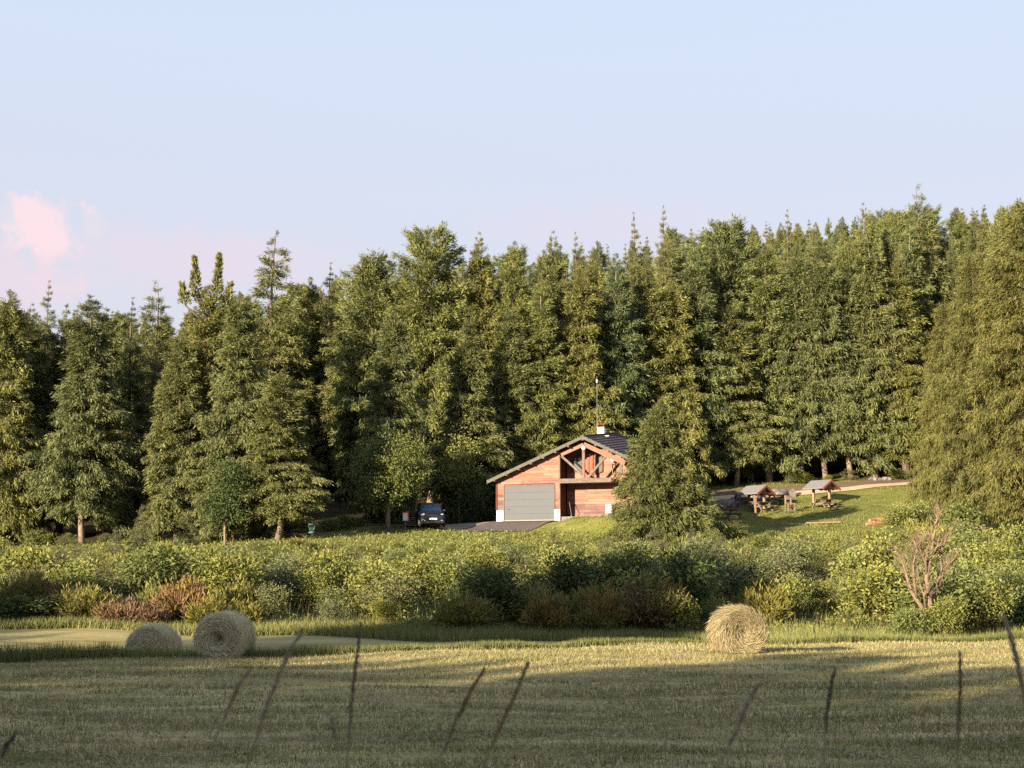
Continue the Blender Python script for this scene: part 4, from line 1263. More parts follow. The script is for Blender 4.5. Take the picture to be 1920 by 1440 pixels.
    # globe lamps
    for (px, py, v, pole) in ((1094.5, 840, -0.2, None), (1148.5, 862.5, RD - 0.35, 891)):
        u, w_ = HP(px, py, v)
        lp = MB().ball((u, v, w_), 0.155, 14, 9).build('globe_lamp', M['opal'], root, True)
        MB().tube([(u, v, w_ + 0.13), (u, v, w_ + 0.2)], [0.06, 0.05], 8).build('lamp_cap', M['dark_metal'], lp)
        if pole:
            b = HP(px, pole, v)
            MB().tube([(u, v, w_ - 0.14), (u, v, b[1])], [0.035, 0.035], 6).build('lamp_pole', M['dark_metal'], lp)
            MB().beam((u, v, w_ - 0.3), (u, RD, w_ - 0.3), 0.04, 0.04).build('bracket', M['dark_metal'], lp)
    # chimney with cap, roof vent, mast
    vc = 4.2
    ct = HP(1128, 797, vc)
    uc = ct[0]
    cb = wr(UA, vc) - 0.35
    ch = MB().box((uc, vc, (ct[1] + cb) / 2 - 0.1), (0.52, 0.52, ct[1] - cb - 0.2)).build('chimney', M['white'], root)
    MB().box((uc, vc, ct[1] - 0.16), (0.62, 0.62, 0.07)).build('chimney_cap', M['greywood'], ch)
    for sx in (-1, 1):
        MB().box((uc + sx * 0.22, vc, ct[1] - 0.075), (0.08, 0.5, 0.10)).build('cap_support', M['backing'], ch)
    MB().box((uc, vc, ct[1]), (0.66, 0.66, 0.05)).build('chimney_cap', M['backing'], ch)
    vu, vw = HP(1138, 818.5, 3.6)
    MB().box((vu, 3.6, wr(vu, 3.6) + 0.07), (0.35, 0.3, 0.06)).build('roof_vent', M['white'], rf)
    vm = 3.4
    mt = HP(1119, 705, vm)
    m0 = wr(mt[0], vm) - 0.1
    mast = MB().tube([(mt[0], vm, m0), (mt[0], vm, m0 + 2.5), (mt[0], vm, mt[1])], [0.013, 0.011, 0.007], 6).build('antenna_mast', M['steel'], root)
    MB().tube([(mt[0], vm, mt[1] - 0.5), (mt[0], vm, mt[1] - 0.25)], [0.05, 0.05], 6).build('coil', M['white'], mast)
    # low wing on the right behind the fir
    MB().box((12.0, 4.2, 1.0), (3.7, 3.4, 2.2)).build('wing', M['plank_old'], root)
    MB().prism([(10.2, 2.2, 2.9), (14.4, 2.2, 2.15), (14.4, 2.2, 2.27), (10.2, 2.2, 3.02)], (0, 4.3, 0)).build('wing_roof', M['roof'], root)


build_house()
u, w_ = HP(1067, 938, 1.0)
p0 = HO + HU * u + HV * 1.0; p0.z += w_
u2, w2 = HP(1073, 969, 0.2)
p1 = HO + HU * u2 + HV * 0.2; p1.z = tz(p1.x, p1.y)
pole = MB().tube([p1, p0], [0.028, 0.022], 6).build('leaning_pole', M['greywood'])
tag(pole, 'thin wooden pole leaning in the open recess right of the garage', 'pole')

# ------------------------------------------------------------------ parked car (front towards the camera)
def build_car():
    p = at(805.5, 990, 103.2)
    z = tz(p.x, p.y) + 0.055
    root = empty('parked_car', (p.x, p.y, z), rad(10))
    tag(root, 'dark blue black compact van parked on the drive, front facing the meadow', 'car')
    # local: +x right, -y front; stations along y (front to back): y, half width low, half width high, z bottom, z belt, z top
    st = [(-2.00, 0.66, 0.62, 0.30, 0.62, 0.66), (-1.93, 0.80, 0.74, 0.24, 0.78, 0.84), (-1.55, 0.87, 0.80, 0.22, 0.90, 0.98), (-0.95, 0.88, 0.82, 0.22, 0.98, 1.08),
          (0.9, 0.88, 0.84, 0.22, 1.00, 1.10), (1.85, 0.87, 0.82, 0.24, 1.00, 1.10), (2.05, 0.80, 0.76, 0.34, 0.98, 1.06)]
    b = MB(); nv = 8
    vs = []
    for (y, wl, wh, z0, zb, zt) in st:
        vs += [(-wl * 0.9, y, z0), (-wl, y, z0 + 0.15), (-wl * 1.0, y, zb - 0.1), (-wh, y, zt), (wh, y, zt), (wl * 1.0, y, zb - 0.1), (wl, y, z0 + 0.15), (wl * 0.9, y, z0)]
    fs = [(i * nv + k, (i + 1) * nv + k, (i + 1) * nv + (k + 1) % nv, i * nv + (k + 1) % nv) for i in range(len(st) - 1) for k in range(nv)]
    fs += [tuple(range(nv)), tuple(range((len(st)) * nv - 1, (len(st) - 1) * nv - 1, -1))]
    b.add(vs, fs)
    b.build('body', M['paint'], root)
    # cabin
    c = MB()
    cs = [(-0.95, 0.80, 1.06, 0.78, 1.08), (-0.28, 0.79, 1.08, 0.66, 1.66), (0.3, 0.79, 1.08, 0.66, 1.76), (1.6, 0.79, 1.08, 0.66, 1.72), (1.98, 0.77, 1.06, 0.66, 1.50)]
    vs = []
    for (y, wl, z0, wt, zt) in cs:
        vs += [(-wl, y, z0), (-wt, y, zt), (wt, y, zt), (wl, y, z0)]
    fs = [(i * 4 + k, (i + 1) * 4 + k, (i + 1) * 4 + (k + 1) % 4, i * 4 + (k + 1) % 4) for i in range(len(cs) - 1) for k in range(4)] + [(0, 1, 2, 3), (19, 18, 17, 16)]
    c.add(vs, fs)
    c.build('cabin', M['paint'], root)
    ws = MB().prism([(-0.72, -0.86, 1.13), (0.72, -0.86, 1.13), (0.62, -0.34, 1.62), (-0.62, -0.34, 1.62)], (0, -0.03, 0.025)).build('windscreen', M['glass'], root)
    for s in (-1, 1):
        MB().prism([(s * 0.80, -0.55, 1.14), (s * 0.80, 1.5, 1.14), (s * 0.68, 1.45, 1.62), (s * 0.69, -0.1, 1.62)], (s * 0.012, 0, 0)).build('side_window', M['glass'], root)
        MB().ball((s * 0.64, -1.80, 0.80), 0.17, 10, 7, (0.95, 0.75, 0.62)).build('headlight', M['lamp'], root, True)
        MB().ball((s * 0.60, -1.99, 0.42), 0.07, 8, 6, (1.2, 0.4, 0.8)).build('fog_light', M['lamp'], root, True)
        MB().ball((s * 0.97, -0.62, 1.18), 0.12, 10, 7, (1, 0.5, 0.8)).build('wing_mirror', M['paint'], root, True)
        for y in (-1.25, 1.35):
            ty = MB(); ty.tube([(s * 0.72, y, 0.31), (s * 0.91, y, 0.31)], [0.31, 0.31], 18)
            tyre = ty.build('wheel', M['black'], root, True)
            MB().tube([(s * 0.90, y, 0.31), (s * 0.925, y, 0.31)], [0.20, 0.17], 14).build('rim', M['rim'], tyre)
    MB().box((0, -2.00, 0.76), (0.78, 0.06, 0.09)).build('grille', M['black'], root)
    MB().box((0, -1.97, 0.66), (1.2, 0.08, 0.03)).build('chrome_strip', M['steel'], root)
    MB().box((0, -2.02, 0.36), (1.5, 0.10, 0.16)).build('bumper', M['black'], root)
    MB().box((0, -2.04, 0.55), (0.52, 0.02, 0.11)).build('number_plate', M['plate'], root)
    for s in (-1, 1):
        MB().beam((s * 0.3 - 0.25, -0.93, 1.12), (s * 0.3 + 0.15, -0.70, 1.30), 0.02, 0.015).build('wiper', M['black'], root)
        MB().beam((s * 0.58, -0.1, 1.74), (s * 0.58, 1.6, 1.76), 0.04, 0.04).build('roof_rail', M['dark_metal'], root)


build_car()

# white and red marker board by the leafy tree, wooden trestle behind it, disc golf basket
def on_ground(px, py, Y):
    p = at(px, py, Y)
    return Vector((p.x, Y, tz(p.x, Y)))


g = on_ground(760, 980, 102.6)
r_ = empty('marker_board', g, rad(5))
tag(r_, 'white board with red edge on a post beside the leafy tree trunk', 'sign')
zc = at(760, 969, 102.6).z - g.z
MB().box((0, 0, zc), (0.34, 0.05, 0.52)).build('board', M['white'], r_)
MB().box((0.20, 0.0, zc + 0.05), (0.07, 0.07, 0.70)).build('edge_board', M['red'], r_)
MB().box((-0.02, 0, zc + 0.30), (0.36, 0.07, 0.07)).build('edge_board', M['red'], r_)
MB().box((0.0, 0.06, zc / 2), (0.10, 0.08, zc)).build('post', M['greywood'], r_)

g = on_ground(781, 985, 105.5)
r_ = empty('wooden_trestle', g, rad(-12))
tag(r_, 'pale wooden A shaped trestle standing left behind the parked car', 'trestle')
MB().beam((-0.35, -0.2, 0), (0.0, 0, 1.55), 0.10, 0.09).build('leg', M['yellowwood'], r_)
MB().beam((0.30, -0.2, 0), (0.04, 0, 1.50), 0.10, 0.09).build('leg', M['yellowwood'], r_)
MB().beam((0.02, 0.8, 0), (0.02, 0, 1.45), 0.09, 0.09).build('leg', M['yellowwood'], r_)
MB().beam((-0.22, -0.15, 0.5), (0.2, -0.15, 0.5), 0.05, 0.09).build('crossbar', M['yellowwood'], r_)
g = on_ground(775, 985, 104.2)
r_ = empty('wood_stack', g + Vector((0, 0, 0)), rad(8))
tag(r_, 'low stack of weathered boards on the drive left of the parked car', 'wood stack')
for k in range(5):
    MB().box((random.uniform(-0.06, 0.06), 0, 0.09 + 0.13 * k), (1.15 - 0.08 * k, 0.9, 0.10)).build('board', M['oldwood'], r_)

g = on_ground(584, 1004, 96)
r_ = empty('disc_golf_basket', g)
tag(r_, 'blue green disc golf basket on a pole in the grass before the dark forest gap', 'basket')
MB().tube([(0, 0, 0), (0, 0, 1.02)], [0.03, 0.03], 8).build('pole', M['steel'], r_)
MB().tube([(0, 0, 0.98), (0, 0, 1.06)], [0.28, 0.28], 16).build('top_band', M['bluegreen'], r_)
for k in range(10):
    a = k * math.pi / 5
    MB().tube([(0.26 * math.cos(a), 0.26 * math.sin(a), 0.98), (0.10 * math.cos(a), 0.10 * math.sin(a), 0.62), (0.03 * math.cos(a), 0.03 * math.sin(a), 0.52)], [0.012] * 3, 4).build('chain', M['bluegreen'], r_)
MB().tube([(0, 0, 0.44), (0, 0, 0.56)], [0.20, 0.24], 16, True).build('tray', M['bluegreen'], r_)

# ------------------------------------------------------------------ picnic lawn
def picnic_table(root, M_=M['oldwood'], L=1.7):
    for k in range(4):
        MB().box((0, -0.285 + 0.19 * k, 0.74), (L, 0.17, 0.045)).build('tabletop_board', M_, root)
    for s in (-1, 1):
        MB().box((0, s * 0.68, 0.43), (L, 0.26, 0.05)).build('bench_board', M_, root)
    for s in (-1, 1):
        x = s * L * 0.36
        for t in (-1, 1):
            MB().beam((x, t * 0.72, 0), (x, t * 0.22, 0.72), 0.07, 0.14, (1, 0, 0)).build('leg', M_, root)
        MB().box((x + 0.055, 0, 0.38), (0.04, 1.6, 0.10)).build('crossbar', M_, root)
        MB().box((x + 0.055, 0, 0.69), (0.04, 0.75, 0.07)).build('crossbar', M_, root)


for (px, py, Y, rz, lab) in [
    (1427, 958, 115.5, 0.65, 'wooden picnic table standing under the left grey roofed shelter'),
    (1459, 948, 118.2, 0.5, 'picnic table between the left shelter and the carved wooden chair'),
    (1546, 954, 116.8, 0.6, 'wooden picnic table under the right grey roofed shelter'),
    (1366, 972, 111.5, 0.7, 'nearest weathered picnic table, partly behind the thicket left of the shelters'),
    (1396, 948, 118.5, 0.4, 'picnic table before the boulder row left of the left shelter'),
]:
    g = on_ground(px, py, Y)
    r_ = empty('picnic_table', g, rz)
    tag(r_, lab, 'picnic table', 'picnic tables on the lawn')
    picnic_table(r_)


def shelter(px, py_ridge, Y, lab):
    ap = at(px, py_ridge, Y)
    z0 = tz(ap.x, Y)
    H = ap.z - z0
    root = empty('picnic_shelter', (ap.x, Y, z0), rad(40))
    tag(root, lab, 'shelter', 'roofed picnic shelters')
    # local: gable in the x-z plane at y = 0 facing -y; ridge along +y
    hw, dl = 1.12, 1.75
    sl = 0.62
    e = H - sl * hw
    for s in (-1, 1):
        MB().prism([(0, -0.15, H), (s * hw, -0.15, e), (s * hw, -0.15, e - 0.06), (0, -0.15, H - 0.07)], (0, dl + 0.3, 0)).build('roof_slope', M['roof_grey'] if s < 0 else M['roof_grey'], root)
        MB().prism([(s * 0.0, -0.20, H - 0.03), (s * (hw + 0.02), -0.20, e - 0.03), (s * (hw - 0.05), -0.20, e - 0.17), (0, -0.20, H - 0.19)], (0, 0.045, 0)).build('barge_board', M['redwood'], root)
        MB().beam((0, 0.1, H - 0.70), (s * hw * 0.55, 0.1, H - 0.36), 0.07, 0.08).build('brace', M['redwood'], root)
        for yy in (0.5, 1.2):
            MB().beam((0, yy, H - 0.12), (s * (hw - 0.05), yy, e - 0.10), 0.06, 0.09).build('rafter', M['redwood'], root)
    for yy in (0.08, dl - 0.1):
        MB().box((0, yy, H / 2 - 0.06), (0.17, 0.17, H - 0.12)).build('post', M['yellowwood'], root)
        MB().box((0, yy - 0.1, H - 0.66), (hw * 1.9, 0.06, 0.12)).build('tie_beam', M['redwood'], root)
    return root


shelter(1434, 909, 115.8, 'left picnic shelter with grey roof, behind the leaning signpost')
shelter(1556, 899, 117.2, 'right picnic shelter with grey roof in front of the asphalt road')

# leaning signpost
g = on_ground(1418, 977, 112.3)
p = at(1415.5, 930, 112.3)
r_ = empty('signpost', g)
tag(r_, 'slightly leaning pale wooden post with a board, in front of the left shelter', 'signpost')
MB().beam((0, 0, -0.05), (p.x - g.x, 0.1, p.z - g.z), 0.12, 0.10).build('post', M['yellowwood'], r_)
MB().box((p.x - g.x, 0.02, p.z - g.z - 0.35), (0.24, 0.05, 0.62)).build('board', M['pinkwood'], r_)

# carved wooden chair
g = on_ground(1482, 961, 114.5)
r_ = empty('wooden_chair', g, rad(15))
tag(r_, 'tall backed rustic wooden chair on the lawn between the two shelters', 'chair')
MB().box((0, 0, 0.46), (0.62, 0.55, 0.08)).build('seat', M['backing'], r_)
for s in (-1, 1):
    for y in (-0.24, 0.26):
        MB().tube([(s * 0.28, y, 0), (s * 0.28, y, 0.72)], [0.06, 0.055], 7).build('leg', M['oldwood'], r_)
    MB().beam((s * 0.24, 0.30, 0.4), (s * 0.22, 0.42, 1.35), 0.10, 0.08).build('back_post', M['yellowwood'], r_)
    MB().box((s * 0.28, 0.0, 0.72), (0.10, 0.62, 0.07)).build('armrest', M['oldwood'], r_)
MB().box((0, 0.38, 1.18), (0.40, 0.06, 0.30)).build('back_board', M['oldwood'], r_)
MB().tube([(-0.36, -0.27, 0.12), (0.36, -0.27, 0.12)], [0.05, 0.05], 7).build('stretcher', M['oldwood'], r_)
g = on_ground(1486, 932, 120.5)
o = MB().prism([(-0.28, 0, 0), (0.28, 0, 0), (0.30, 0, 0.45), (0.05, 0, 0.75), (-0.25, 0, 0.5)], (0.05, 0.4, 0)).build('standing_stone', M['stone'])
o.location = g
tag(o, 'upright pointed stone beside the road behind the wooden chair', 'stone')


def boulder(px, py, Y, s, lab, group, sq=(1, 0.8, 0.7), seed=0):
    rng = np.random.default_rng(seed)
    g = on_ground(px, py, Y)
    bm = bmesh.new()
    bmesh.ops.create_icosphere(bm, subdivisions=3, radius=1)
    ph = rng.random(9) * 6
    for v in bm.verts:
        c = v.co
        k = 1 + 0.16 * math.sin(c.x * 3 + ph[0]) * math.sin(c.y * 3.3 + ph[1]) + 0.14 * math.sin(c.z * 4 + ph[2]) * math.cos(c.x * 4.5 + ph[3]) + 0.07 * math.sin(c.x * 9 + ph[4]) * math.sin(c.z * 8 + ph[5])
        v.co = Vector((round(c.x * k * 5) / 5 * 0.35 + c.x * k * 0.65, c.y * k, round(c.z * k * 4) / 4 * 0.4 + c.z * k * 0.6))
        v.co = Vector((v.co.x * s * sq[0], v.co.y * s * sq[1], v.co.z * s * sq[2]))
    me = bpy.data.meshes.new('boulder'); bm.to_mesh(me); bm.free()
    me.materials.append(M['stone'])
    o = link('boulder', me)
    o.location = g + Vector((0, 0, s * sq[2] * 0.55))
    o.rotation_euler = (0, 0, rng.random() * 6)
    tag(o, lab, 'boulder', group)


boulder(1362, 942, 117.0, 0.75, 'largest pale boulder at the left end of the stone row on the picnic lawn', 'stones by the picnic lawn', (1, 0.8, 0.75), 1)
boulder(1375, 941, 117.6, 0.50, 'second pale boulder from the left in the stone row on the picnic lawn', 'stones by the picnic lawn', seed=2)
boulder(1458, 936, 120.5, 1.05, 'broad flat rock lying behind the picnic table by the road', 'stones by the picnic lawn', (1.1, 0.8, 0.45), 3)
for i, (px, py) in enumerate(((1386, 938), (1393, 940), (1401, 938), (1408, 940), (1416, 937), (1424, 938), (1437, 936), (1378, 946), (1385, 946), (1395, 946))):
    boulder(px, py, 118.6 + 0.1 * i, 0.30 + 0.06 * (i % 3), 'small rough stone in the row behind the left picnic shelter', 'small stones of the row', seed=10 + i)
for i, px in enumerate((1634, 1641, 1648, 1660, 1668)):
    boulder(px, 905, 127.0, 0.28 + 0.05 * (i % 2), 'small pale stone at the foot of the pale trunk beyond the road', 'stones at the trunk foot', seed=30 + i)

# fresh cut slabs and a plank on the lawn
def slab_log(pts, r, lab, name):
    pp = []
    for (px, py, Y) in pts:
        g = on_ground(px, py, Y)
        pp.append(Vector((g.x, g.y, g.z + r * 0.6)))
    o = MB().tube(pp, [r * (0.55 if i in (0, len(pp) - 1) else 1) for i in range(len(pp))], 9).build(name, M['log'])
    tag(o, lab, 'log')


slab_log([(1631, 995, 108.2), (1642, 990, 108.8), (1660, 985, 109.0), (1676, 984, 109.2)], 0.22, 'longer upper curved slab of fresh orange wood on the lawn at right', 'wood_slab')
slab_log([(1625, 1000, 105.6), (1638, 997, 105.9), (1652, 996, 106.1)], 0.20, 'shorter lower slab of fresh orange wood on the lawn at right', 'wood_slab')
a, b = on_ground(1512, 988, 107.2), on_ground(1575, 985, 107.6)
o = MB().beam(a + Vector((0, 0, 0.10)), b + Vector((0, 0, 0.12)), 0.22, 0.12).build('wooden_beam', M['yellowwood'])
tag(o, 'long pale wooden beam lying in the shaded streak on the lawn', 'beam')
g = on_ground(1473, 1017, 97.5)
zt = at(1473, 1013, 97.5).z
r_ = empty('white_fence_board', (g.x, g.y, g.z))
tag(r_, 'short white board rail between thicket shrubs below the picnic lawn', 'rail')
for k in range(4):
    MB().box((-0.48 + 0.32 * k, 0, (zt - g.z) / 2), (0.10, 0.06, (zt - g.z))).build('post', M['white'], r_)
MB().box((0, -0.05, zt - g.z - 0.06), (1.3, 0.04, 0.20)).build('rail_board', M['white'], r_)

# ------------------------------------------------------------------ hay bales
def bale(px, py_base, Y, rz, R, Lh, lab, hay, straw, hollow, seed, zoff=0.0):
    rng = np.random.default_rng(seed)
    g = on_ground(px, py_base, Y)
    root = empty('hay_bale', (g.x, g.y, g.z + zoff), rz)
    tag(root, lab, 'hay bale', 'round hay bales on the meadow')
    nseg = 72
    prof = [(0.0, -Lh / 2 + hollow), (R * 0.12, -Lh / 2 + hollow * 0.9), (R * 0.25, -Lh / 2 + hollow * 0.55), (R * 0.4, -Lh / 2 + hollow * 0.15), (R * 0.6, -Lh / 2 - 0.01), (R * 0.8, -Lh / 2 - 0.005), (R * 0.93, -Lh / 2 + 0.03), (R, -Lh / 2 + 0.11)]
    prof += [(R * 1.0, -Lh / 2 + Lh * t) for t in (0.25, 0.4, 0.55, 0.7, 0.85)]
    prof += [(R * 0.95, Lh / 2 - 0.03), (R * 0.6, Lh / 2), (0, Lh / 2)]
    A = np.linspace(0, 2 * np.pi, nseg, endpoint=False)
    ph = rng.random(8) * 6.28
    V = []
    for (r, y) in prof:
        k = 1 + 0.018 * np.sin(3 * A + ph[0] + y * 2) + 0.012 * np.sin(7 * A + ph[1] + y * 5) + rng.normal(size=nseg) * 0.008
        yy = y + (rng.normal(size=nseg) * 0.02 + 0.02 * np.sin(2 * A + ph[2] + r * 6)) * (1 if abs(y) > Lh * 0.38 else 0.3)
        zz = R + r * k * np.sin(A)
        zz = np.where(zz < 0.12, 0.12 - (0.12 - zz) * 0.45, zz)        # settled flat at the bottom
        V.append(np.stack([r * k * np.cos(A) * 1.015, yy, zz - 0.05], 1))
    V = np.concatenate(V)
    n = len(prof)
    i = np.arange(n - 1)[:, None] * nseg + np.arange(nseg)[None, :]
    j = np.arange(n - 1)[:, None] * nseg + (np.arange(nseg)[None, :] + 1) % nseg
    F = np.stack([i, j, j + nseg, i + nseg], -1).reshape(-1, 4)
    link('body', mesh_np('bale_body', V, F, M[hay], smooth=True), root)
    # straw wound round: tangential strands on the end and round the side
    ns = 8500
    a = rng.random(ns) * 2 * np.pi
    r = R * np.sqrt(rng.random(ns)) * 0.98
    tang = np.stack([-np.sin(a), np.zeros(ns), np.cos(a)], 1)
    radl = np.stack([np.cos(a), np.zeros(ns), np.sin(a)], 1)
    yf = -Lh / 2 + hollow * np.clip(1 - r / (R * 0.42), 0, 1) - 0.012 - 0.02 * rng.random(ns)
    c = radl * r[:, None] + np.array([0, 0, R - 0.05]); c[:, 1] = yf
    d = unit(tang + radl * rng.normal(size=(ns, 1)) * 0.24 + np.stack([np.zeros(ns), rng.normal(size=ns) * 0.18 - 0.06, np.zeros(ns)], 1))
    ln = 0.08 + 0.16 * rng.random(ns)
    V1, F1 = cards(c, d, ln, 0.006 + 0.008 * rng.random(ns), rng, 0.0)
    m2 = 11000
    a = rng.random(m2) * 2 * np.pi
    y = (rng.random(m2) - 0.5) * Lh * 0.97
    radl = np.stack([np.cos(a), np.zeros(m2), np.sin(a)], 1); tang = np.stack([-np.sin(a), np.zeros(m2), np.cos(a)], 1)
    c = radl * (R * (0.992 + 0.016 * rng.random(m2)))[:, None] * np.array([1.015, 1, 1]) + np.array([0, 0, R - 0.05]); c[:, 1] = y
    d = unit(tang + rng.normal(size=(m2, 3)) * 0.15 + radl * 0.02)
    ln = 0.10 + 0.2 * rng.random(m2)
    V2, F2 = cards(c, d, ln, 0.006 + 0.008 * rng.random(m2), rng, 0.0)
    V = np.concatenate([V1, V2]); F = np.concatenate([F1, F2 + len(V1)])
    V[:, 2] = np.maximum(V[:, 2], 0.005)
    s_ = link('loose_straw', mesh_np('bale_straw', V, F, M[straw], np.clip(0.5 + 0.3 * rng.normal(size=len(F)), 0, 1)), root)
    s_['kind'] = 'stuff'


bale(1383, 1225, 31.2, rad(10), 0.470, 0.90, 'golden sunlit round hay bale at right with a swirled end face', 'hay', 'straw', 0.06, 61)
bale(421, 1242, 31.0, rad(-8), 0.475, 0.88, 'larger grey round hay bale in shade at left with a hollow end', 'hay_shade_lift', 'straw_shade_lift', 0.24, 62)
bale(287, 1262, 37.0, rad(-4), 0.535, 0.92, 'smaller hay bale at left, lower half sunk behind the grassy crest', 'hay_shade_lift', 'straw_shade_lift', 0.05, 63, 0.36)

# ------------------------------------------------------------------ grass
def blades(name, P, h, w, mat, tone, rng, lean=0.5, flat=False):
    n = len(P)
    a = rng.random(n) * 6.28
    if flat:
        el = rng.normal(size=n) * 0.12 + 0.05
        d = np.stack([np.cos(a) * np.cos(el), np.sin(a) * np.cos(el), np.sin(el)], 1)
    else:
        d = unit(np.stack([np.cos(a) * lean * rng.random(n), np.sin(a) * lean * rng.random(n), np.ones(n)], 1))
    b = rng.random(n) * 6.28
    s = np.stack([np.cos(b), np.sin(b), np.zeros(n)], 1)
    v0 = P - s * (w * 0.5)[:, None]; v1 = P + s * (w * 0.5)[:, None]
    v2 = P + d * h[:, None]
    V = np.stack([v0, v1, v2], 1).reshape(-1, 3)
    F = np.arange(n * 3).reshape(-1, 3)
    return mesh_np(name, V, F, mat, tone)


def scatter(n, ylo, yhi, rng, p=1.6, half=0.365, extra=0.6):
    """more points close to the camera"""
    t = rng.random(n)
    Y = ylo * (yhi / ylo) ** (t ** 0.9)
    X = (rng.random(n) * 2 - 1) * (half * Y + extra)
    return X, Y


rng = np.random.default_rng(77)
# mown stubble
X, Y = scatter(260000, 10.5, 44, rng)
Yp = Y - 0.47 * X
ok = Yp < 33.6
X, Y = X[ok], Y[ok]
pat = np.clip((vnoise(X * 0.5 + 0.1 * Y, Y * 1.6, 5, 4) - 0.5) * 2.4 + 0.5, 0, 1)
keep = rng.random(len(X)) < 0.40 + 0.65 * pat
X, Y, pat = X[keep], Y[keep], pat[keep]
Pt = np.stack([X, Y, terrain(X, Y) - 0.005], 1)
n = len(X)
hgt = (0.022 + 0.04 * rng.random(n)) * (0.6 + 0.8 * pat) * (1 + 0.012 * Y)
o = link('mown_grass', blades('mown_grass', Pt, hgt, 0.006 + 0.006 * rng.random(n) + 0.0003 * Y, M['grass'], np.clip(0.88 - 0.62 * pat + 0.22 * rng.normal(size=n), 0, 1), rng, 1.1))
tag(o, 'short mown grass stubble of the hay meadow', 'grass', kind='stuff')
X, Y = scatter(120000, 10.5, 44, rng)
ok = (Y - 0.47 * X) < 33.7
X, Y = X[ok], Y[ok]
pat = np.clip((vnoise(X * 0.4 + 0.1 * Y + 40, Y * 1.8, 15, 4) - 0.5) * 2.6 + 0.45, 0, 1)
keep = rng.random(len(X)) < 0.12 + 0.95 * pat ** 2
X, Y = X[keep], Y[keep]; n = len(X)
Pt = np.stack([X, Y, terrain(X, Y) + 0.012 + 0.015 * rng.random(n)], 1)
o = link('hay_clippings', blades('hay_clippings', Pt, 0.06 + 0.10 * rng.random(n), 0.006 + 0.006 * rng.random(n) + 0.0002 * Y, M['hay_litter'], np.clip(0.45 + 0.3 * rng.normal(size=n), 0, 1), rng, flat=True))
tag(o, 'dry hay clippings strewn over the mown meadow', 'hay', kind='stuff')
# missed green tufts and raked wisps on the meadow
nt_ = 300
cx, cy = scatter(nt_, 11.5, 34, rng)
ok = (cy - 0.47 * cx) < 32.8
cx, cy = cx[ok], cy[ok]
ic = np.repeat(np.arange(len(cx)), 46); n = len(ic)
wid = (0.10 + 0.35 * rng.random(len(cx)) ** 2)[ic]
X = cx[ic] + rng.normal(size=n) * wid * 1.5; Y = cy[ic] + rng.normal(size=n) * wid * 0.8
Pt = np.stack([X, Y, terrain(X, Y) - 0.005], 1)
o = link('grass_tufts', blades('grass_tufts', Pt, 0.04 + 0.07 * rng.random(n), 0.006 + 0.006 * rng.random(n) + 0.0002 * Y, M['grass_tall'], np.clip(0.3 + 0.25 * rng.normal(size=n), 0, 1), rng, 0.9))
tag(o, 'greener grass tufts missed by the mower on the meadow', 'grass', kind='stuff')
nw = 420
cx, cy = scatter(nw, 11, 34, rng)
ok = (cy - 0.47 * cx) < 33
cx, cy = cx[ok], cy[ok]
ic = np.repeat(np.arange(len(cx)), 60); n = len(ic)
wl = (0.25 + 0.9 * rng.random(len(cx)) ** 2)[ic]
X = cx[ic] + rng.normal(size=n) * wl; Y = cy[ic] + rng.normal(size=n) * 0.09 - (X - cx[ic]) * 0.12
Pt = np.stack([X, Y, terrain(X, Y) + 0.02 + 0.03 * rng.random(n)], 1)
o = link('hay_wisps', blades('hay_wisps', Pt, 0.08 + 0.12 * rng.random(n), 0.007 + 0.006 * rng.random(n) + 0.0002 * Y, M['hay_litter'], np.clip(0.6 + 0.25 * rng.normal(size=n), 0, 1), rng, flat=True))
tag(o, 'wisps of raked dry hay left in rows on the meadow', 'hay', kind='stuff')
# uncut grass along the crest of the meadow
n = 80000
X = (rng.random(n) * 2 - 1) * 17
Yp = 33.3 + np.abs(rng.normal(size=n)) * 0.9 + 0.7 * (vnoise(X * 0.8, X * 0, 3, 3) - 0.5)
Y = Yp + 0.47 * X
ht = 0.68 * (0.10 + 0.20 * rng.random(n)) * (0.45 + 1.1 * vnoise(X * 1.1, Yp * 1.1, 9, 2)) * (1 + 0.75 * (1 - sstep(-6, -2, X)) + 0.8 * (1 - sstep(-10.2, -9.2, X))) * np.where((X > 5.2) & (X < 9.5), 1.3, 1.0)
Pt = np.stack([X, Y, terrain(X, Y) - 0.01], 1)
o = link('crest_grass', blades('crest_grass', Pt, ht, 0.012 + 0.010 * rng.random(n), M['grass_tall'], np.clip(0.45 + 0.28 * rng.normal(size=n), 0, 1), rng, 0.6))
tag(o, 'strip of longer uncut green grass along the crest of the meadow', 'grass', kind='stuff')
# rough tall grass at the foot of the thicket
n = 70000
X = (rng.random(n) * 2 - 1) * 23
Y = 55.2 + np.abs(rng.normal(size=n)) * 2.6 + 0.5 * np.sin(X * 0.7)
px = 960 + X / Y * FPX
right = (px > 1420)
Y = np.where(right, 50 + (Y - 55) * 1.9, Y)
ht = (0.15 + 0.35 * rng.random(n)) * np.where(right, 1.35, 1.0)
Pt = np.stack([X, Y, terrain(X, Y) - 0.02], 1)
o = link('rough_grass', blades('rough_grass', Pt, ht, 0.022 + 0.02 * rng.random(n), M['grass_tall'], np.clip(0.6 + 0.28 * rng.normal(size=n), 0, 1), rng, 0.7))
tag(o, 'rough tall grass at the foot of the thicket shrubs', 'grass', kind='stuff')
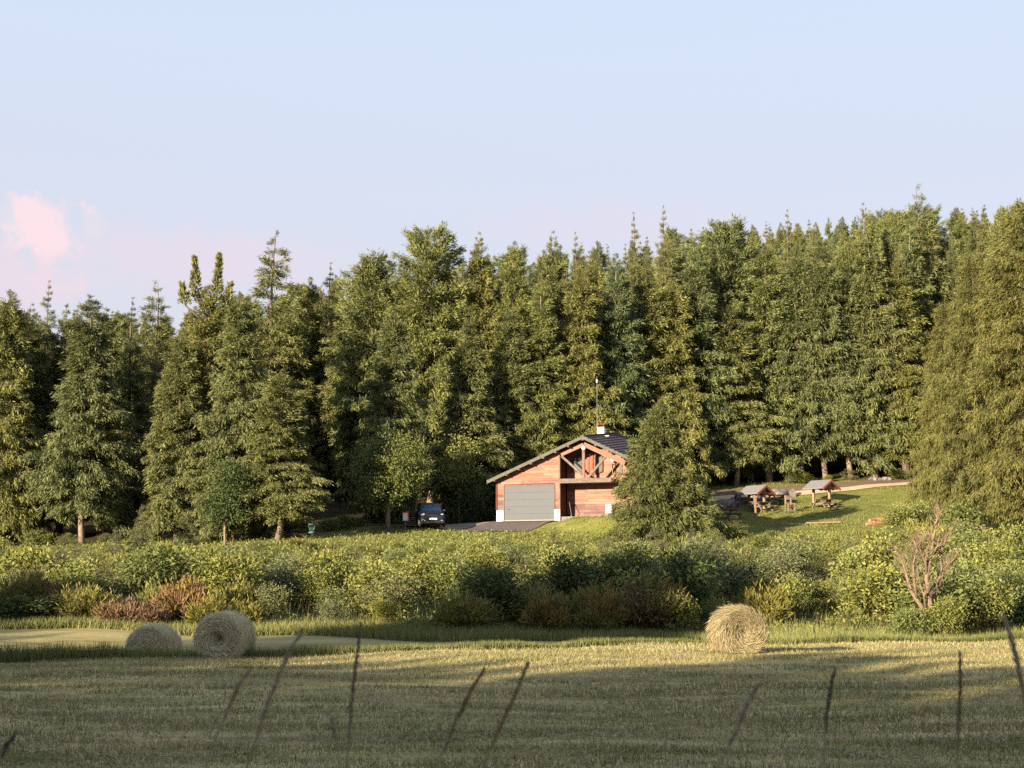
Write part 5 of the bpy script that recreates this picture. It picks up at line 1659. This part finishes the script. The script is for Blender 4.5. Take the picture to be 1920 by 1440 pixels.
# low herbs filling the thicket floor
n = 45000
Y = 58 + 44 * rng.random(n)
X = (rng.random(n) * 2 - 1) * 0.38 * Y
Pt = np.stack([X, Y, terrain(X, Y)], 1)
Pt[:, 2] += 0.35 * rng.random(n) ** 1.5 * np.where(Y > 88, 0.35, 1)
dd = unit(rng.normal(size=(n, 3)) + np.array([0, 0, 0.4]))
ln = 0.12 + 0.12 * rng.random(n)
V, F = cards(Pt, dd, ln, ln * 0.45, rng, 0.6)
o = link('undergrowth', mesh_np('undergrowth', V, F, M['leaf'], np.clip(0.4 + 0.25 * rng.normal(size=n), 0, 1)))
tag(o, 'low weeds and brambles filling the thicket between the shrubs', 'undergrowth', kind='stuff')
# tall dry weed stems poking out of the thicket
n = 6000
Y = 60 + 32 * rng.random(n) ** 1.2
X = (rng.random(n) * 2 - 1) * 0.38 * Y
ok = vnoise(X * 0.25, Y * 0.25, 33, 3) > 0.50
X, Y = X[ok], Y[ok]; n = len(X)
Pt = np.stack([X, Y, terrain(X, Y)], 1)
o = link('tall_weeds', blades('tall_weeds', Pt, (0.6 + 0.8 * rng.random(n)) * np.where(Y > 80, 0.7, 1), 0.016 + 0.012 * rng.random(n), M['broom_brown'], np.clip(0.6 + 0.3 * rng.normal(size=n), 0, 1), rng, 0.35))
tag(o, 'tall dry weed stems poking out between the thicket shrubs', 'weeds', kind='stuff')
# lawn blades around hut and picnic place, and weeds at the forest foot
n = 90000
Y = 93 + 34 * rng.random(n)
X = (rng.random(n) * 2 - 1) * 0.37 * Y
dx, dy = X - HO.x, Y - HO.y
u = dx * HU.x + dy * HU.y; v = dx * HV.x + dy * HV.y
paved = ((u > -11.2) & (u < 0.6) & (v > -4.6) & (v < 3.3)) | ((u > -1.6) & (u < 4.9) & (v > -4.2 + (u + 1.6) * 0.13) & (v < 0.2)) | ((u > -0.2) & (u < 14.5) & (v > -0.3) & (v < 8))
yc = np.interp(X, [8, 16, 24, 30, 38, 60], [121.0, 121.5, 123.0, 125.2, 128.0, 134.0])
paved |= (X > 7) & (Y > yc - 2.2) & (Y < yc + 1.7)
ok = ~paved & (Y < edge_y(X) + 1)
X, Y = X[ok], Y[ok]; n = len(X)
Pt = np.stack([X, Y, terrain(X, Y) - 0.01], 1)
o = link('lawn_grass', blades('lawn_grass', Pt, 0.06 + 0.10 * rng.random(n) + 0.12 * (rng.random(n) < 0.06), 0.03 + 0.03 * rng.random(n), M['grass_tall'], np.clip(0.6 + 0.3 * rng.normal(size=n), 0, 1), rng, 0.9))
tag(o, 'lawn grass around the hut and the picnic tables', 'grass', kind='stuff')

# ------------------------------------------------------------------ out-of-focus seed heads in front of the camera
def stalk(pts, Y, head, r, lab, seed, stem=0.0016):
    rng = np.random.default_rng(seed)
    pp = [at(px, py, Y) for (px, py) in pts]
    low = pp[-1]
    g = tz(low.x, Y)
    d = (pp[-1] - pp[0]); d = d / max(-d.z, 1e-3)
    foot = Vector((low.x + d.x * (low.z - g) * 0.5, Y + 0.05, g - 0.02))
    root = empty('grass_stalk', foot)
    tag(root, lab, 'grass stalk', 'tall grass stalks before the camera')
    path = [p - foot for p in pp] + [(low * 0.5 + foot * 0.5 + Vector((d.x * 0.05, 0, 0))) - foot, Vector((0, 0, 0))]
    path = path[::-1]
    k = len(path)
    MB().tube(path, [stem * (1.25 - 0.7 * i / (k - 1)) for i in range(k)], 6).build('stem', M['stalk'], root)
    # seed head along the first part of the drawn line
    tip = pp[0] - foot
    seg = pp[1] - pp[0]
    L = head * 1.35
    n = 800
    t = rng.random(n)
    # follow the drawn points
    cum = [0.0]
    for i in range(1, len(pp)): cum.append(cum[-1] + (pp[i] - pp[i - 1]).length)
    arr = np.array([list(p - foot) for p in pp])
    s = t * L
    c = np.stack([np.interp(s, cum, arr[:, i]) for i in range(3)], 1)
    rr = r * 1.05 * (0.35 + 0.65 * np.sin(np.clip(t * 0.9 + 0.08, 0, 1) * np.pi))
    off = rng.normal(size=(n, 3)); off = unit(off) * (rr * rng.random(n))[:, None]
    up = -np.array(list(seg.normalized()))
    dd = unit(up[None, :] * 1.2 + off / r * 0.55 + rng.normal(size=(n, 3)) * 0.12)
    ln = 0.005 + 0.006 * rng.random(n)
    V, F = cards(c + off * 0.4, dd, ln, ln * 0.34, rng, 0.0)
    link('seed_head', mesh_np('seed_head', V, F, M['seed_pale' if 'pale' in lab[:14] or 'faint' in lab else 'seed'], np.clip(0.5 + 0.3 * rng.normal(size=n), 0, 1)), root)


STALKS = [
    ([(566, 1184), (540, 1225), (515, 1285), (495, 1335), (478, 1395), (462, 1440)], 2.5, 0.145, 0.0095, 'thick pale seed head leaning right beside the front bale at left'),
    ([(468, 1256), (444, 1290), (420, 1345), (398, 1400), (385, 1440)], 2.2, 0.06, 0.003, 'faint thin stalk left of the thick pale seed head'),
    ([(676, 1172), (670, 1225), (662, 1290), (655, 1372), (650, 1440)], 2.7, 0.16, 0.0042, 'upright dark narrow seed head right of the thick pale one'),
    ([(906, 1258), (880, 1300), (848, 1365), (826, 1420), (816, 1450)], 2.5, 0.115, 0.0048, 'dark seed head leaning right, left one of the central pair'),
    ([(988, 1248), (965, 1305), (935, 1370), (912, 1425), (904, 1450)], 2.6, 0.12, 0.0048, 'dark seed head leaning right, right one of the central pair'),
    ([(1420, 1288), (1398, 1325), (1376, 1380), (1352, 1425), (1345, 1445)], 2.1, 0.07, 0.0036, 'faint blurred seed head leaning right below the sunlit bale'),
    ([(1565, 1258), (1556, 1295), (1548, 1350), (1545, 1440)], 2.8, 0.09, 0.004, 'straight slim seed head with a weed at its foot at right'),
    ([(1800, 1230), (1801, 1290), (1797, 1365), (1795, 1445)], 2.6, 0.125, 0.0042, 'vertical dark seed head near the right edge'),
    ([(1884, 1160), (1900, 1210), (1912, 1260), (1924, 1320), (1930, 1440)], 2.4, 0.12, 0.0085, 'thick pale seed head leaning left at the right frame edge'),
    ([(24, 1382), (8, 1405), (-8, 1440)], 2.3, 0.03, 0.002, 'short stalk tip at the lower left corner'),
    ([(622, 1350), (628, 1375), (634, 1405), (636, 1445)], 2.6, 0.03, 0.0034, 'short faint stalk between the left seed heads'),
]
for i, (pt, Y, head, r, lab) in enumerate(STALKS):
    stalk(pt, Y, head, r, lab, 200 + i, 0.0017 if 'faint' in lab else 0.0023)
